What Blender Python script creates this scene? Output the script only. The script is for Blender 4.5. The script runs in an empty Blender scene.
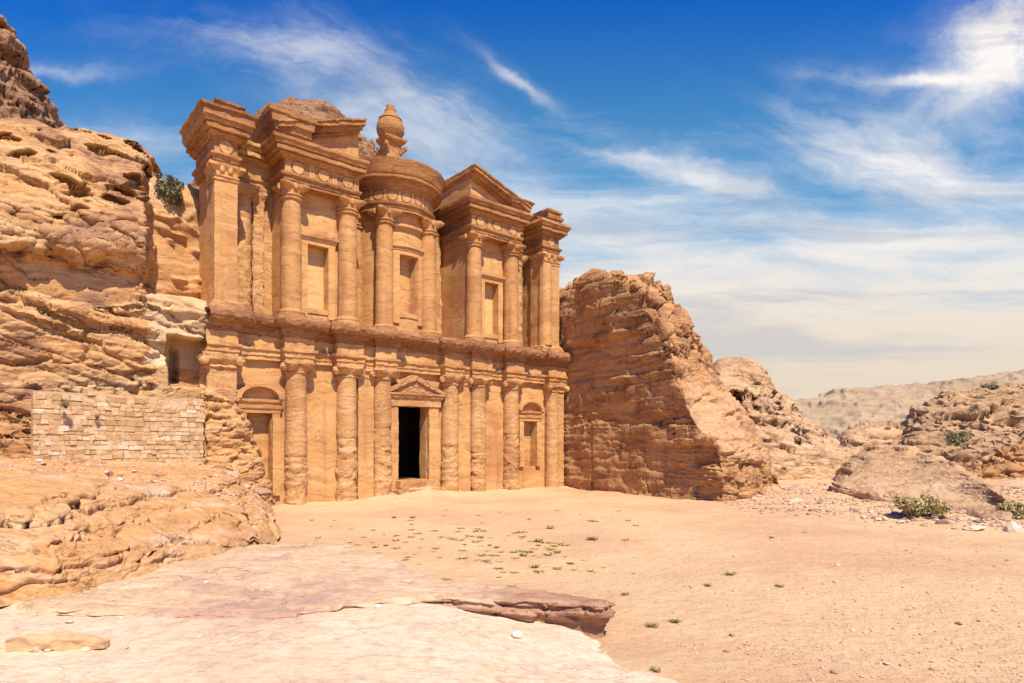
import bpy, bmesh, math, random
import numpy as np
from mathutils import Vector, Matrix

random.seed(7)
RNG = np.random.RandomState(11)
C = bpy.context.scene.collection
SC = bpy.context.scene

# ------------------------------------------------------------------ camera
EYE = 6.25                      # eye height above the court, metres
FPX = 626.0                     # focal length in pixels of a 1024 px wide picture
HZ = 443.0                      # row of the horizon
cam = bpy.data.objects.new('camera', bpy.data.cameras.new('camera'))
C.objects.link(cam)
cam.location = (0, 0, EYE)
cam.rotation_euler = (math.radians(90), 0, 0)
cam.data.sensor_width = 36.0
cam.data.lens = FPX / 1024 * 36.0
cam.data.shift_y = (HZ - 341.5) / 1024
cam.data.clip_start = 0.1
cam.data.clip_end = 20000
SC.camera = cam

# ------------------------------------------------------------------ light, sky, exposure
SUN_EL = math.radians(55)
SUN_DIR = Vector((0.40 * math.cos(SUN_EL), -0.9165 * math.cos(SUN_EL), math.sin(SUN_EL))).normalized()
sl = bpy.data.lights.new('sun', 'SUN')
sl.energy = 5.0
sl.angle = math.radians(0.5)
sl.color = (1.0, 0.905, 0.76)
sun = bpy.data.objects.new('sun', sl)
C.objects.link(sun)
sun.rotation_euler = SUN_DIR.to_track_quat('Z', 'Y').to_euler()
SC.view_settings.view_transform = 'Standard'
SC.view_settings.look = 'None'
SC.view_settings.gamma = 1
SC.view_settings.use_curve_mapping = False
SC.view_settings.exposure = 0.45
SC.cycles.use_denoising = True
SC.cycles.max_bounces = 5
SC.cycles.diffuse_bounces = 3


class NT:
    """small helper to write shader node graphs"""
    def __init__(s, tree):
        s.t = tree
        s.t.nodes.clear()

    def new(s, kind, **kw):
        n = s.t.nodes.new(kind)
        for k, v in kw.items():
            setattr(n, k, v)
        return n

    def put(s, sock, v):
        if isinstance(v, bpy.types.NodeSocket):
            s.t.links.new(v, sock)
        elif v is not None:
            sock.default_value = v

    def m(s, op, a, b=None, c=None, clamp=False):
        n = s.new('ShaderNodeMath', operation=op, use_clamp=clamp)
        for i, v in enumerate((a, b, c)):
            if v is not None:
                s.put(n.inputs[i], v)
        return n.outputs[0]

    def vec(s, x, y, z):
        n = s.new('ShaderNodeCombineXYZ')
        for i, v in enumerate((x, y, z)):
            s.put(n.inputs[i], v)
        return n.outputs[0]

    def vm(s, op, a, b):
        n = s.new('ShaderNodeVectorMath', operation=op)
        s.put(n.inputs[0], a)
        s.put(n.inputs[1], b)
        return n.outputs[0]

    def sep(s, v):
        n = s.new('ShaderNodeSeparateXYZ')
        s.put(n.inputs[0], v)
        return n.outputs

    def noise(s, v, scale, detail=6, rough=0.55, dist=0.0):
        n = s.new('ShaderNodeTexNoise')
        s.put(n.inputs['Vector'], v)
        n.inputs['Scale'].default_value = scale
        n.inputs['Detail'].default_value = detail
        n.inputs['Roughness'].default_value = rough
        n.inputs['Distortion'].default_value = dist
        return n.outputs[0]

    def ramp(s, f, lo, hi, smooth=True):
        n = s.new('ShaderNodeMapRange', interpolation_type='SMOOTHSTEP' if smooth else 'LINEAR')
        s.put(n.inputs[0], f)
        s.put(n.inputs[1], lo)
        s.put(n.inputs[2], hi)
        return n.outputs[0]

    def mix(s, f, a, b, blend='MIX'):
        n = s.new('ShaderNodeMix', data_type='RGBA', blend_type=blend)
        s.put(n.inputs[0], f)
        for sock, v in ((n.inputs[6], a), (n.inputs[7], b)):
            if isinstance(v, (tuple, list)):
                v = (*v[:3], 1.0)
            s.put(sock, v)
        return n.outputs[2]


world = bpy.data.worlds.new('World')
SC.world = world
world.use_nodes = True
W = NT(world.node_tree)
sky = W.new('ShaderNodeTexSky', sky_type='NISHITA')
sky.sun_disc = False
sky.sun_elevation = SUN_EL
sky.sun_rotation = math.radians(156)
sky.altitude = 1000
sky.air_density = 1.0
sky.dust_density = 0.6
sky.ozone_density = 3.0
hs = W.new('ShaderNodeHueSaturation')
hs.inputs['Saturation'].default_value = 1.5
W.put(hs.inputs['Color'], sky.outputs[0])
geo = W.new('ShaderNodeTexCoord')
gx, gy, gz = W.sep(geo.outputs['Generated'])
# the sky to the north, laid on an upright plane: a to the east, b upwards
dy = W.m('MAXIMUM', gy, 0.08)
sa = W.m('DIVIDE', gx, dy)
sb = W.m('DIVIDE', gz, dy)
warp = W.noise(W.vec(sa, sb, 1.7), 2.6, 6, 0.6)
warp2 = W.noise(W.vec(sa, sb, 9.1), 2.6, 6, 0.6)
wa = W.m('ADD', sa, W.m('MULTIPLY', W.m('SUBTRACT', warp, 0.5), 0.22))
wb = W.m('ADD', sb, W.m('MULTIPLY', W.m('SUBTRACT', warp2, 0.5), 0.17))
patch = W.noise(W.vec(sa, W.m('MULTIPLY', sb, 1.6), 4.4), 6.0, 7, 0.62, 0.6)


def cloud(px, py, ang, lx, ly, amp, sl=2.0, sw=14.0, seed=0.0, lo=0.3, hi=0.75):
    """a bank of cirrus: drawn-out fibres that thin towards its rim"""
    a0, b0 = (px - 512) / FPX, (HZ - py) / FPX
    t = math.radians(ang)
    da = W.m('SUBTRACT', wa, a0)
    db = W.m('SUBTRACT', wb, b0)
    u = W.m('ADD', W.m('MULTIPLY', da, math.cos(t)), W.m('MULTIPLY', db, math.sin(t)))
    v = W.m('SUBTRACT', W.m('MULTIPLY', db, math.cos(t)), W.m('MULTIPLY', da, math.sin(t)))
    r = W.m('ADD', W.m('POWER', W.m('ABSOLUTE', W.m('DIVIDE', u, lx / FPX)), 2.0), W.m('POWER', W.m('ABSOLUTE', W.m('DIVIDE', v, ly / FPX)), 2.0))
    g = W.m('POWER', 2.718, W.m('MULTIPLY', r, -0.8))
    n = W.noise(W.vec(W.m('MULTIPLY', u, sl), W.m('MULTIPLY', v, sw), seed), 1.0, 10, 0.66, 0.6)
    mixn_ = W.m('ADD', W.m('MULTIPLY', n, 0.6), W.m('MULTIPLY', patch, 0.4))
    d = W.ramp(W.m('ADD', mixn_, W.m('MULTIPLY', g, 0.22)), lo, hi)
    return W.m('MULTIPLY', W.m('MULTIPLY', d, amp), g)


banks = [
    # px, py, angle, length, width, amount, streak scales, seed, thresholds
    (300, 62, -12, 140, 30, 0.72, 4.0, 20, 1.0, 0.44, 0.98),
    (440, 112, -34, 120, 36, 0.66, 4.0, 24, 2.0, 0.44, 0.98),
    (400, 140, -22, 140, 30, 0.6, 3.0, 18, 3.0, 0.40, 0.94),
    (525, 72, -34, 60, 9, 0.6, 4.0, 26, 4.0, 0.42, 0.94),
    (640, 158, -14, 70, 10, 0.75, 5.0, 30, 5.0, 0.42, 0.90),
    (725, 185, -16, 80, 15, 0.9, 5.0, 26, 6.0, 0.40, 0.86),
    (905, 168, -20, 110, 38, 1.0, 5.0, 24, 7.0, 0.40, 0.88),
    (1010, 48, 26, 110, 46, 1.25, 7.0, 13, 8.0, 0.38, 0.84),
    (925, 80, -2, 75, 9, 1.0, 7.0, 14, 8.5, 0.38, 0.78),
    (60, 62, -8, 75, 10, 0.4, 4.0, 26, 9.0, 0.40, 0.94),
    (140, 135, -8, 80, 26, 0.45, 3.0, 18, 10.0, 0.36, 0.92),
    (930, 240, -4, 170, 22, 0.85, 3.0, 26, 11.0, 0.36, 0.88),
    (600, 225, -14, 140, 40, 0.7, 3.0, 22, 12.0, 0.36, 0.90),
]
dens = None
for bk in banks:
    c_ = W.m('MINIMUM', cloud(*bk), 0.97)
    inv = W.m('SUBTRACT', 1.0, c_)
    dens = inv if dens is None else W.m('MULTIPLY', dens, inv)
# the low veil of layered cloud towards the horizon
va = W.m('ADD', sa, W.m('MULTIPLY', W.m('SUBTRACT', warp, 0.5), 0.16))
vb = W.m('ADD', sb, W.m('MULTIPLY', W.m('SUBTRACT', warp2, 0.5), 0.06))
veil_n = W.noise(W.vec(W.m('MULTIPLY', va, 1.8), W.m('MULTIPLY', vb, 10.0), 3.3), 1.3, 10, 0.64, 0.5)
veil = W.m('MULTIPLY', W.ramp(W.m('ADD', W.m('SUBTRACT', 0.76, W.m('MULTIPLY', sb, 1.8)), W.m('MULTIPLY', W.m('SUBTRACT', veil_n, 0.5), 1.0)), -0.12, 0.45), 0.93)
dens = W.m('SUBTRACT', 1.0, W.m('MULTIPLY', dens, W.m('SUBTRACT', 1.0, veil)))
lay = W.noise(W.vec(W.m('MULTIPLY', va, 1.4), W.m('MULTIPLY', vb, 13.0), 7.7), 1.2, 8, 0.6, 0.4)
ccol = W.mix(W.ramp(sb, 0.06, 0.42), (6.4, 5.2, 3.9), (7.4, 7.1, 6.8))
ccol = W.mix(W.m('MULTIPLY', W.ramp(lay, 0.46, 0.64), 0.6), ccol, (4.2, 4.1, 4.3))
tint = W.mix(1.0, hs.outputs[0], (0.62, 1.0, 1.12), 'MULTIPLY')
tint = W.mix(W.ramp(sb, 0.45, 0.85), tint, W.mix(1.0, tint, (0.28, 0.94, 1.38), 'MULTIPLY'))
tint = W.mix(W.m('MULTIPLY', W.ramp(sb, 0.8, 0.2), 0.74), tint, (1.35, 3.6, 5.3))
bg = W.new('ShaderNodeBackground')
bg.inputs['Strength'].default_value = 0.1
W.put(bg.inputs['Color'], W.mix(dens, tint, ccol))
wo = W.new('ShaderNodeOutputWorld')
W.put(wo.inputs[0], bg.outputs[0])

# ------------------------------------------------------------------ noise
_perm = RNG.permutation(256).astype(np.int32)
_perm = np.concatenate([_perm, _perm])
_g = RNG.normal(size=(256, 3))
_grad = (_g / np.linalg.norm(_g, axis=1)[:, None]).astype(np.float32)


def noise3(P, seed=0.0):
    P = np.asarray(P, np.float32) + np.float32(seed * 17.31)
    i = np.floor(P).astype(np.int32)
    f = P - i
    u = f * f * f * (f * (f * 6 - 15) + 10)
    i &= 255
    out = np.zeros(len(P), np.float32)
    for dx in (0, 1):
        a = _perm[(i[:, 0] + dx) & 255]
        wx = u[:, 0] if dx else 1 - u[:, 0]
        for dyy in (0, 1):
            b = _perm[(a + i[:, 1] + dyy) & 255]
            wy = u[:, 1] if dyy else 1 - u[:, 1]
            for dz in (0, 1):
                g = _grad[_perm[(b + i[:, 2] + dz) & 255]]
                wz = u[:, 2] if dz else 1 - u[:, 2]
                d = g[:, 0] * (f[:, 0] - dx) + g[:, 1] * (f[:, 1] - dyy) + g[:, 2] * (f[:, 2] - dz)
                out += wx * wy * wz * d
    return out * 1.5


def fbm(P, freq=1.0, octv=4, gain=0.5, seed=0.0, stretch=(1, 1, 1), ridged=False):
    P = np.asarray(P, np.float32) * (np.array(stretch, np.float32) * freq)
    o = np.zeros(len(P), np.float32)
    a = 1.0
    for k in range(octv):
        n = noise3(P, seed + k * 3.7)
        o += a * ((1 - 2 * np.abs(n)) if ridged else n)
        P = P * 2.03
        a *= gain
    return o


def worley(P, seed=0.0):
    """nearest two jittered cell points: distances and a random value of the nearest cell"""
    P = np.asarray(P, np.float32) + np.float32(seed * 5.13)
    i = np.floor(P).astype(np.int32)
    f1 = np.full(len(P), 9.0, np.float32)
    f2 = f1.copy()
    rid = np.zeros(len(P), np.float32)
    tilt = np.zeros(len(P), np.float32)
    for dx in (-1, 0, 1):
        for dy_ in (-1, 0, 1):
            for dz in (-1, 0, 1):
                c = i + np.array((dx, dy_, dz), np.int32)
                h = _perm[_perm[_perm[c[:, 0] & 255] + (c[:, 1] & 255)] + (c[:, 2] & 255)]
                g = _grad[h]
                q = P - (c + 0.5 + 0.45 * g)
                d = np.sqrt((q * q).sum(1))
                near = d < f1
                f2 = np.where(near, f1, np.minimum(f2, d))
                rid = np.where(near, h / 255.0, rid)
                tilt = np.where(near, (q * _grad[(h * 7 + 3) & 255]).sum(1), tilt)
                f1 = np.where(near, d, f1)
    return f1, f2, rid, tilt


def sst(a, b, x):
    t = np.clip((x - a) / (b - a), 0, 1)
    return t * t * (3 - 2 * t)


def strata(P, h, seed, warp=0.6, wfreq=0.08, dip=(0, 0)):
    """offset of rock beds of height about h: each bed stands out by its own amount"""
    zz = (P[:, 2] + dip[0] * P[:, 0] + dip[1] * P[:, 1] + warp * fbm(P, wfreq, 3, seed=seed)) / h
    zz = zz + 0.35 * np.sin(zz * 1.7 + seed)
    k = np.floor(zz).astype(np.int64)
    f = zz - k
    tab = np.random.RandomState(int(seed * 10) + 5).uniform(-1, 1, 512).astype(np.float32)
    a, b = tab[k % 512], tab[(k + 1) % 512]
    s = sst(0.78, 1.0, f)
    notch = np.exp(-((f - 0.9) / 0.08) ** 2)
    return a * (1 - s) + b * s - 0.5 * notch


# ------------------------------------------------------------------ mesh helpers
def link(name, me, mat=None, parent=None):
    o = bpy.data.objects.new(name, me)
    if mat is not None:
        me.materials.append(mat)
    C.objects.link(o)
    if parent is not None:
        o.parent = parent
    return o


def mesh_np(name, V, F, smooth=True):
    me = bpy.data.meshes.new(name)
    V = np.asarray(V, np.float32)
    F = np.asarray(F, np.int32)
    n = F.shape[1]
    me.vertices.add(len(V))
    me.vertices.foreach_set('co', V.ravel())
    me.loops.add(F.size)
    me.loops.foreach_set('vertex_index', F.ravel())
    me.polygons.add(len(F))
    me.polygons.foreach_set('loop_start', np.arange(0, F.size, n, dtype=np.int32))
    me.polygons.foreach_set('loop_total', np.full(len(F), n, np.int32))
    me.update(calc_edges=True)
    if smooth:
        me.polygons.foreach_set('use_smooth', np.ones(len(F), bool))
    return me


def grid_faces(nu, nv, flip=False):
    a = (np.arange(nu - 1)[:, None] * nv + np.arange(nv - 1)[None, :]).ravel()
    f = np.stack([a, a + nv, a + nv + 1, a + 1], 1)
    return f[:, ::-1] if flip else f


def tag(o, label=None, cat=None, group=None, kind=None):
    if label:
        o['label'] = label
    if cat:
        o['category'] = cat
    if group:
        o['group'] = group
    if kind:
        o['kind'] = kind
    return o


def empty(name, loc=(0, 0, 0), rz=0.0, parent=None):
    o = bpy.data.objects.new(name, None)
    C.objects.link(o)
    o.location = loc
    o.rotation_euler = (0, 0, rz)
    if parent is not None:
        o.parent = parent
    return o


def at(px, py, Y):
    """the point at depth Y seen from the camera towards pixel (px, py)"""
    return ((px - 512) / FPX * Y, Y, EYE + (HZ - py) / FPX * Y)


def resample(A, n, axis):
    A = np.moveaxis(A, axis, 0)
    k = len(A)
    seg = np.linalg.norm(np.diff(A, axis=0), axis=-1).mean(axis=1)
    t = np.concatenate([[0], np.cumsum(np.maximum(seg, 1e-4))])
    m = np.zeros_like(A)
    m[1:-1] = (A[2:] - A[:-2]) / (t[2:] - t[:-2])[:, None, None]
    m[0] = (A[1] - A[0]) / (t[1] - t[0])
    m[-1] = (A[-1] - A[-2]) / (t[-1] - t[-2])
    q = np.linspace(0, t[-1], n)
    i = np.clip(np.searchsorted(t, q, side='right') - 1, 0, k - 2)
    h = (t[i + 1] - t[i])
    s = ((q - t[i]) / h)
    s = s[:, None, None]
    h = h[:, None, None]
    d = 0.7
    r = (2 * s**3 - 3 * s**2 + 1) * A[i] + (s**3 - 2 * s**2 + s) * h * d * m[i] + (-2 * s**3 + 3 * s**2) * A[i + 1] + (s**3 - s**2) * h * d * m[i + 1]
    return np.moveaxis(r, 0, axis)


def grid_normals(G, toward):
    du = np.gradient(G, axis=0)
    dv = np.gradient(G, axis=1)
    n = np.cross(du, dv)
    n /= np.maximum(np.linalg.norm(n, axis=-1), 1e-6)[..., None]
    flip = np.mean(np.sum(n * (toward - G), -1)) < 0
    return (-n if flip else n), flip


def loft(name, stations, step, disp, mat, toward=(0, 0, EYE), smooth=True, post=None, second=None):
    A = np.array(stations, float)
    lu = np.linalg.norm(np.diff(A, axis=0), axis=-1).mean(axis=1).sum()
    lv = np.linalg.norm(np.diff(A, axis=1), axis=-1).mean(axis=0).sum()
    nu, nv = max(8, int(lu / step)), max(8, int(lv / step))
    G = resample(resample(A, nu, 0), nv, 1)
    pick = None
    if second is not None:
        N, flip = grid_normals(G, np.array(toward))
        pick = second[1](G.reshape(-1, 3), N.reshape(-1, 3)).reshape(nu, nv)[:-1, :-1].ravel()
    for amount in disp:
        N, flip = grid_normals(G, np.array(toward))
        P = G.reshape(-1, 3)
        d = amount(P, N.reshape(-1, 3))
        if d.ndim == 1:
            d = d[:, None] * N.reshape(-1, 3)
        G = (P + d).reshape(G.shape)
    N, flip = grid_normals(G, np.array(toward))
    V = G.reshape(-1, 3)
    if post is not None:
        V = post(V)
    me = mesh_np(name, V, grid_faces(nu, nv, flip), smooth)
    o = link(name, me, mat)
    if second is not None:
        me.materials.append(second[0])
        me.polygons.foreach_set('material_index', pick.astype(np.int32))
    return o


class MB:
    """collects finely divided quads in the temple's own axes (w along the front, v into the rock, z up)"""
    def __init__(s, maxlen=0.4):
        s.V, s.F, s.n, s.maxlen = [], [], 0, maxlen

    def grid(s, G, flip=False):
        nu, nv = G.shape[:2]
        s.V.append(G.reshape(-1, 3))
        s.F.append(grid_faces(nu, nv, flip) + s.n)
        s.n += nu * nv

    def quad(s, a, b, c, d):
        a, b, c, d = (np.array(p, float) for p in (a, b, c, d))
        nu = int(max(np.linalg.norm(b - a), np.linalg.norm(c - d)) / s.maxlen) + 2
        nv = int(max(np.linalg.norm(d - a), np.linalg.norm(c - b)) / s.maxlen) + 2
        nu, nv = min(nu, 90), min(nv, 90)
        u = np.linspace(0, 1, nu)[:, None, None]
        v = np.linspace(0, 1, nv)[None, :, None]
        s.grid((a * (1 - u) + b * u) * (1 - v) + (d * (1 - u) + c * u) * v)

    def box(s, w0, w1, v0, v1, z0, z1):
        p = [(w0, v0, z0), (w1, v0, z0), (w1, v1, z0), (w0, v1, z0), (w0, v0, z1), (w1, v0, z1), (w1, v1, z1), (w0, v1, z1)]
        for q in ((0, 1, 5, 4), (1, 2, 6, 5), (2, 3, 7, 6), (3, 0, 4, 7), (4, 5, 6, 7), (3, 2, 1, 0)):
            s.quad(*(p[i] for i in q))

    def prism(s, poly, v0, v1):
        """upright outline in (w, z), counter-clockwise seen from the front, pushed from v0 to v1"""
        n = len(poly)
        for i in range(n):
            a, b = poly[i], poly[(i + 1) % n]
            s.quad((a[0], v0, a[1]), (a[0], v1, a[1]), (b[0], v1, b[1]), (b[0], v0, b[1]))
        ca = np.mean([p[0] for p in poly]), np.mean([p[1] for p in poly])
        for i in range(n):
            a, b = poly[i], poly[(i + 1) % n]
            s.quad((a[0], v0, a[1]), (b[0], v0, b[1]), (ca[0], v0, ca[1]), (ca[0], v0, ca[1]))
            s.quad((b[0], v1, b[1]), (a[0], v1, a[1]), (ca[0], v1, ca[1]), (ca[0], v1, ca[1]))

    def stack(s, w0, w1, v0, v1, prof, left=1.0, right=1.0):
        """mouldings round the front and both flanks of a block; prof = (z, overhang)"""
        R = [[(w0 - o * left, v1, z), (w0 - o * left, v0 - o, z), (w1 + o * right, v0 - o, z), (w1 + o * right, v1, z)] for z, o in prof]
        for r, q in zip(R[:-1], R[1:]):
            for i in range(3):
                s.quad(r[i], r[i + 1], q[i + 1], q[i])
        t = R[-1]
        s.quad(t[1], t[2], t[3], t[0])
        t = R[0]
        s.quad(t[2], t[1], t[0], t[3])

    def sweep(s, path, prof):
        """mouldings along an open front line of (w, v) with right-angled steps"""
        path = [np.array(p, float) for p in path]
        nrm = []
        for a, b in zip(path[:-1], path[1:]):
            d = (b - a) / np.linalg.norm(b - a)
            nrm.append(np.array((d[1], -d[0])))
        off = []
        for i in range(len(path)):
            n1 = nrm[max(i - 1, 0)]
            n2 = nrm[min(i, len(nrm) - 1)]
            m = n1 + n2
            off.append(m / max(1e-6, np.dot(m, n1)))
        for (z0, o0), (z1, o1) in zip(prof[:-1], prof[1:]):
            for i in range(len(path) - 1):
                a, b = path[i] + off[i] * o0, path[i + 1] + off[i + 1] * o0
                c, d = path[i + 1] + off[i + 1] * o1, path[i] + off[i] * o1
                s.quad((*a, z0), (*b, z0), (*c, z1), (*d, z1))

    def lathe(s, cw, cv, prof, n=40, a0=0.0, a1=2 * math.pi, rfun=None):
        th = np.linspace(a0, a1, n)
        rows = []
        for (r0, z0), (r1, z1) in zip(prof[:-1], prof[1:]):
            k = max(1, int(math.hypot(r1 - r0, z1 - z0) / s.maxlen))
            for j in range(k):
                rows.append((r0 + (r1 - r0) * j / k, z0 + (z1 - z0) * j / k))
        rows.append(prof[-1])
        rows = np.array(rows)
        r = rows[None, :, 0] * np.ones((n, 1))
        z = rows[None, :, 1] * np.ones((n, 1))
        if rfun is not None:
            r = rfun(r, th[:, None] * np.ones_like(r), z)
        s.grid(np.stack([cw + r * np.cos(th)[:, None], cv + r * np.sin(th)[:, None], z], -1))

    def arc(s, cw, cv, r0, r1, t0, t1, z0, z1):
        n = max(2, int(abs(t1 - t0) * r1 / s.maxlen) + 2)
        th = np.linspace(t0, t1, n)

        def wallv(r, za, zb):
            k = max(2, int((zb - za) / s.maxlen) + 2)
            z = np.linspace(za, zb, k)
            return np.stack([cw + r * np.cos(th)[:, None] * np.ones(k), cv + r * np.sin(th)[:, None] * np.ones(k), np.ones(n)[:, None] * z], -1)

        def flat(z):
            rr = np.array([r0, r1])
            return np.stack([cw + np.cos(th)[:, None] * rr, cv + np.sin(th)[:, None] * rr, np.full((n, 2), z)], -1)
        s.grid(wallv(r1, z0, z1))
        s.grid(wallv(r0, z0, z1), True)
        s.grid(flat(z1), True)
        s.grid(flat(z0))
        for t, fl in ((t0, 0), (t1, 1)):
            p = [(cw + r * math.cos(t), cv + r * math.sin(t)) for r in (r0, r1)]
            q = [(*p[0], z0), (*p[1], z0), (*p[1], z1), (*p[0], z1)]
            s.quad(*(q[::-1] if fl else q))

    def disc(s, w, z, v0, v1, r, n=18):
        t = np.linspace(0, 2 * math.pi, n + 1)[:-1]
        s.prism([(w + r * math.cos(a), z + r * math.sin(a)) for a in t], v0, v1)

    def build(s, name, mat, parent=None, amp=0.04, freq=0.7, chip=0.0, angle=32):
        V = np.concatenate(s.V)
        F = np.concatenate(s.F)
        q = V + 31.0
        d = np.stack([fbm(q, freq, 3, seed=1), fbm(q, freq, 3, seed=2), fbm(q, freq, 3, seed=3)], 1)
        V2 = V + d * amp
        if chip:
            e = np.stack([fbm(q, 1.9, 3, .6, seed=4), fbm(q, 1.9, 3, .6, seed=5), fbm(q, 2.3, 3, .6, seed=6)], 1)
            V2 = V2 + e * chip
        me = mesh_np(name, V2, F, True)
        bm = bmesh.new()
        bm.from_mesh(me)
        bmesh.ops.remove_doubles(bm, verts=bm.verts, dist=0.004)
        bmesh.ops.dissolve_degenerate(bm, edges=bm.edges, dist=0.001)
        bmesh.ops.recalc_face_normals(bm, faces=bm.faces)
        bm.to_mesh(me)
        bm.free()
        for p in me.polygons:
            p.use_smooth = True
        me.set_sharp_from_angle(angle=math.radians(angle))
        return link(name, me, mat, parent)


# ------------------------------------------------------------------ materials
def rock_mat(name, base, dark, light, band=(0.05, 0.05, 0.9), patch=0.12, varnish=None, vamt=0.5, bump=0.35, fine=5.0, streak=None, bandamt=1.0, mottle=0.25, crack=0.0, tip=False):
    mat = bpy.data.materials.new(name)
    mat.use_nodes = True
    n = NT(mat.node_tree)
    pos = n.new('ShaderNodeNewGeometry').outputs['Position']
    warp = n.noise(pos, 0.22, 4)
    wv = n.vm('ADD', pos, n.vec(0.0, 0.0, n.m('MULTIPLY', n.m('SUBTRACT', warp, 0.5), 3.0)))
    lay = n.noise(n.vm('MULTIPLY', wv, band), 1.6, 7, 0.68)
    lay2 = n.noise(n.vm('MULTIPLY', wv, tuple(b * 4.5 for b in band)), 1.3, 5, 0.65)
    big = n.noise(pos, patch, 5, 0.6)
    col = n.mix(n.m('MULTIPLY', n.ramp(lay, 0.4, 0.72), bandamt), base, light)
    col = n.mix(n.m('MULTIPLY', n.ramp(lay2, 0.52, 0.64), 0.65 * bandamt), col, dark)
    col = n.mix(n.m('MULTIPLY', n.ramp(big, 0.5, 0.68), 0.55), col, dark)
    if varnish:
        vn = n.noise(n.vm('MULTIPLY', wv, (0.25, 0.25, 0.5)), 0.55, 7, 0.66)
        col = n.mix(n.m('MULTIPLY', n.ramp(vn, 0.52, 0.64), vamt), col, varnish)
    if streak:
        st = n.noise(n.vm('MULTIPLY', pos, (0.9, 0.9, 0.07)), 1.0, 5, 0.6)
        col = n.mix(n.m('MULTIPLY', n.ramp(st, 0.55, 0.75), streak[3]), col, streak[:3])
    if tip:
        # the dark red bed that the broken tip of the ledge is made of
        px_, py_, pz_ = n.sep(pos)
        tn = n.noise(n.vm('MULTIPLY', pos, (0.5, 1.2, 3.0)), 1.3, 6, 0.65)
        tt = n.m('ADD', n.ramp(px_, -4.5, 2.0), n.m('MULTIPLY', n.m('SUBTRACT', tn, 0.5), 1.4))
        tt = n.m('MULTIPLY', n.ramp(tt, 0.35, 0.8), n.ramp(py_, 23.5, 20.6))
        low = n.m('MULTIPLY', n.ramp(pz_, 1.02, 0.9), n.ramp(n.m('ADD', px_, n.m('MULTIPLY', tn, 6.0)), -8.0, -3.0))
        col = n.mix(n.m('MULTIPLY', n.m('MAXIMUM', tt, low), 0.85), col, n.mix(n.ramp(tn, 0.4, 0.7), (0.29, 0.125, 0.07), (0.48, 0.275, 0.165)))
    ck = None
    if crack:
        cn = n.noise(n.vm('MULTIPLY', wv, (0.22, 0.22, 0.75)), 1.0, 5, 0.6, 0.3)
        keep = n.ramp(n.noise(pos, 0.35, 3), 0.42, 0.6)
        ck = n.m('MULTIPLY', n.ramp(n.m('ABSOLUTE', n.m('SUBTRACT', cn, 0.5)), 0.011, 0.003), keep)
        col = n.mix(n.m('MULTIPLY', ck, crack), col, n.mix(1.0, dark, (0.5, 0.45, 0.42), 'MULTIPLY'))
    grain = n.noise(n.vm('MULTIPLY', pos, (1.0, 1.0, 1.8)), 2.6, 9, 0.74)
    col = n.mix(n.m('MULTIPLY', n.ramp(grain, 0.46, 0.66), mottle * 1.5), col, n.mix(1.0, col, (0.58, 0.5, 0.43), 'MULTIPLY'))
    col = n.mix(n.m('MULTIPLY', n.ramp(grain, 0.44, 0.3), mottle), col, light)
    bs = n.new('ShaderNodeBsdfPrincipled')
    bs.inputs['Roughness'].default_value = 0.92
    bs.inputs['Specular IOR Level'].default_value = 0.15
    n.put(bs.inputs['Base Color'], col)
    h = n.m('ADD', n.m('MULTIPLY', n.noise(n.vm('MULTIPLY', wv, (0.5, 0.5, 2.4)), 1.5, 8, 0.65), 1.0), n.m('MULTIPLY', n.noise(pos, fine, 6, 0.7), 0.45))
    if ck is not None:
        h = n.m('SUBTRACT', h, n.m('MULTIPLY', ck, 0.5))
    b = n.new('ShaderNodeBump')
    b.inputs['Strength'].default_value = bump
    b.inputs['Distance'].default_value = 0.35
    n.put(b.inputs['Height'], h)
    n.put(bs.inputs['Normal'], b.outputs[0])
    o = n.new('ShaderNodeOutputMaterial')
    n.put(o.inputs[0], bs.outputs[0])
    return mat


def plain_mat(name, c1, c2, scale=3.0, rough=0.9):
    mat = bpy.data.materials.new(name)
    mat.use_nodes = True
    n = NT(mat.node_tree)
    pos = n.new('ShaderNodeNewGeometry')
    f = n.noise(pos.outputs['Position'], scale, 5, 0.6)
    isl = pos.outputs['Random Per Island']
    col = n.mix(n.m('MULTIPLY', n.m('ADD', f, isl), 0.5), c1, c2)
    bs = n.new('ShaderNodeBsdfPrincipled')
    bs.inputs['Roughness'].default_value = rough
    bs.inputs['Specular IOR Level'].default_value = 0.15
    n.put(bs.inputs['Base Color'], col)
    o = n.new('ShaderNodeOutputMaterial')
    n.put(o.inputs[0], bs.outputs[0])
    return mat


M_TEMPLE = rock_mat('carved_sandstone', (0.58, 0.305, 0.108), (0.42, 0.185, 0.07), (0.66, 0.395, 0.16), band=(0.05, 0.05, 0.55), bump=0.14, fine=2.5, streak=(0.30, 0.135, 0.055, 0.55), mottle=0.22, vamt=0.55, varnish=(0.39, 0.165, 0.068), crack=0.6)
M_COLUMN = rock_mat('column_sandstone', (0.53, 0.265, 0.092), (0.37, 0.16, 0.06), (0.61, 0.345, 0.135), band=(0.05, 0.05, 0.6), bump=0.16, fine=2.5, streak=(0.27, 0.115, 0.048, 0.6), mottle=0.25, vamt=0.6, varnish=(0.34, 0.145, 0.058), crack=0.6)
M_PANEL = rock_mat('fresh_sandstone', (0.66, 0.40, 0.148), (0.54, 0.29, 0.10), (0.68, 0.44, 0.19), band=(0.05, 0.05, 0.5), bump=0.12, fine=2.5, mottle=0.15)
M_CORN = rock_mat('weathered_moulding', (0.43, 0.205, 0.07), (0.25, 0.105, 0.042), (0.53, 0.285, 0.112), band=(0.06, 0.06, 1.0), bump=0.3, fine=3.0, streak=(0.22, 0.09, 0.042, 0.55), mottle=0.35, vamt=0.65, varnish=(0.25, 0.105, 0.048), crack=0.4)
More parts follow.
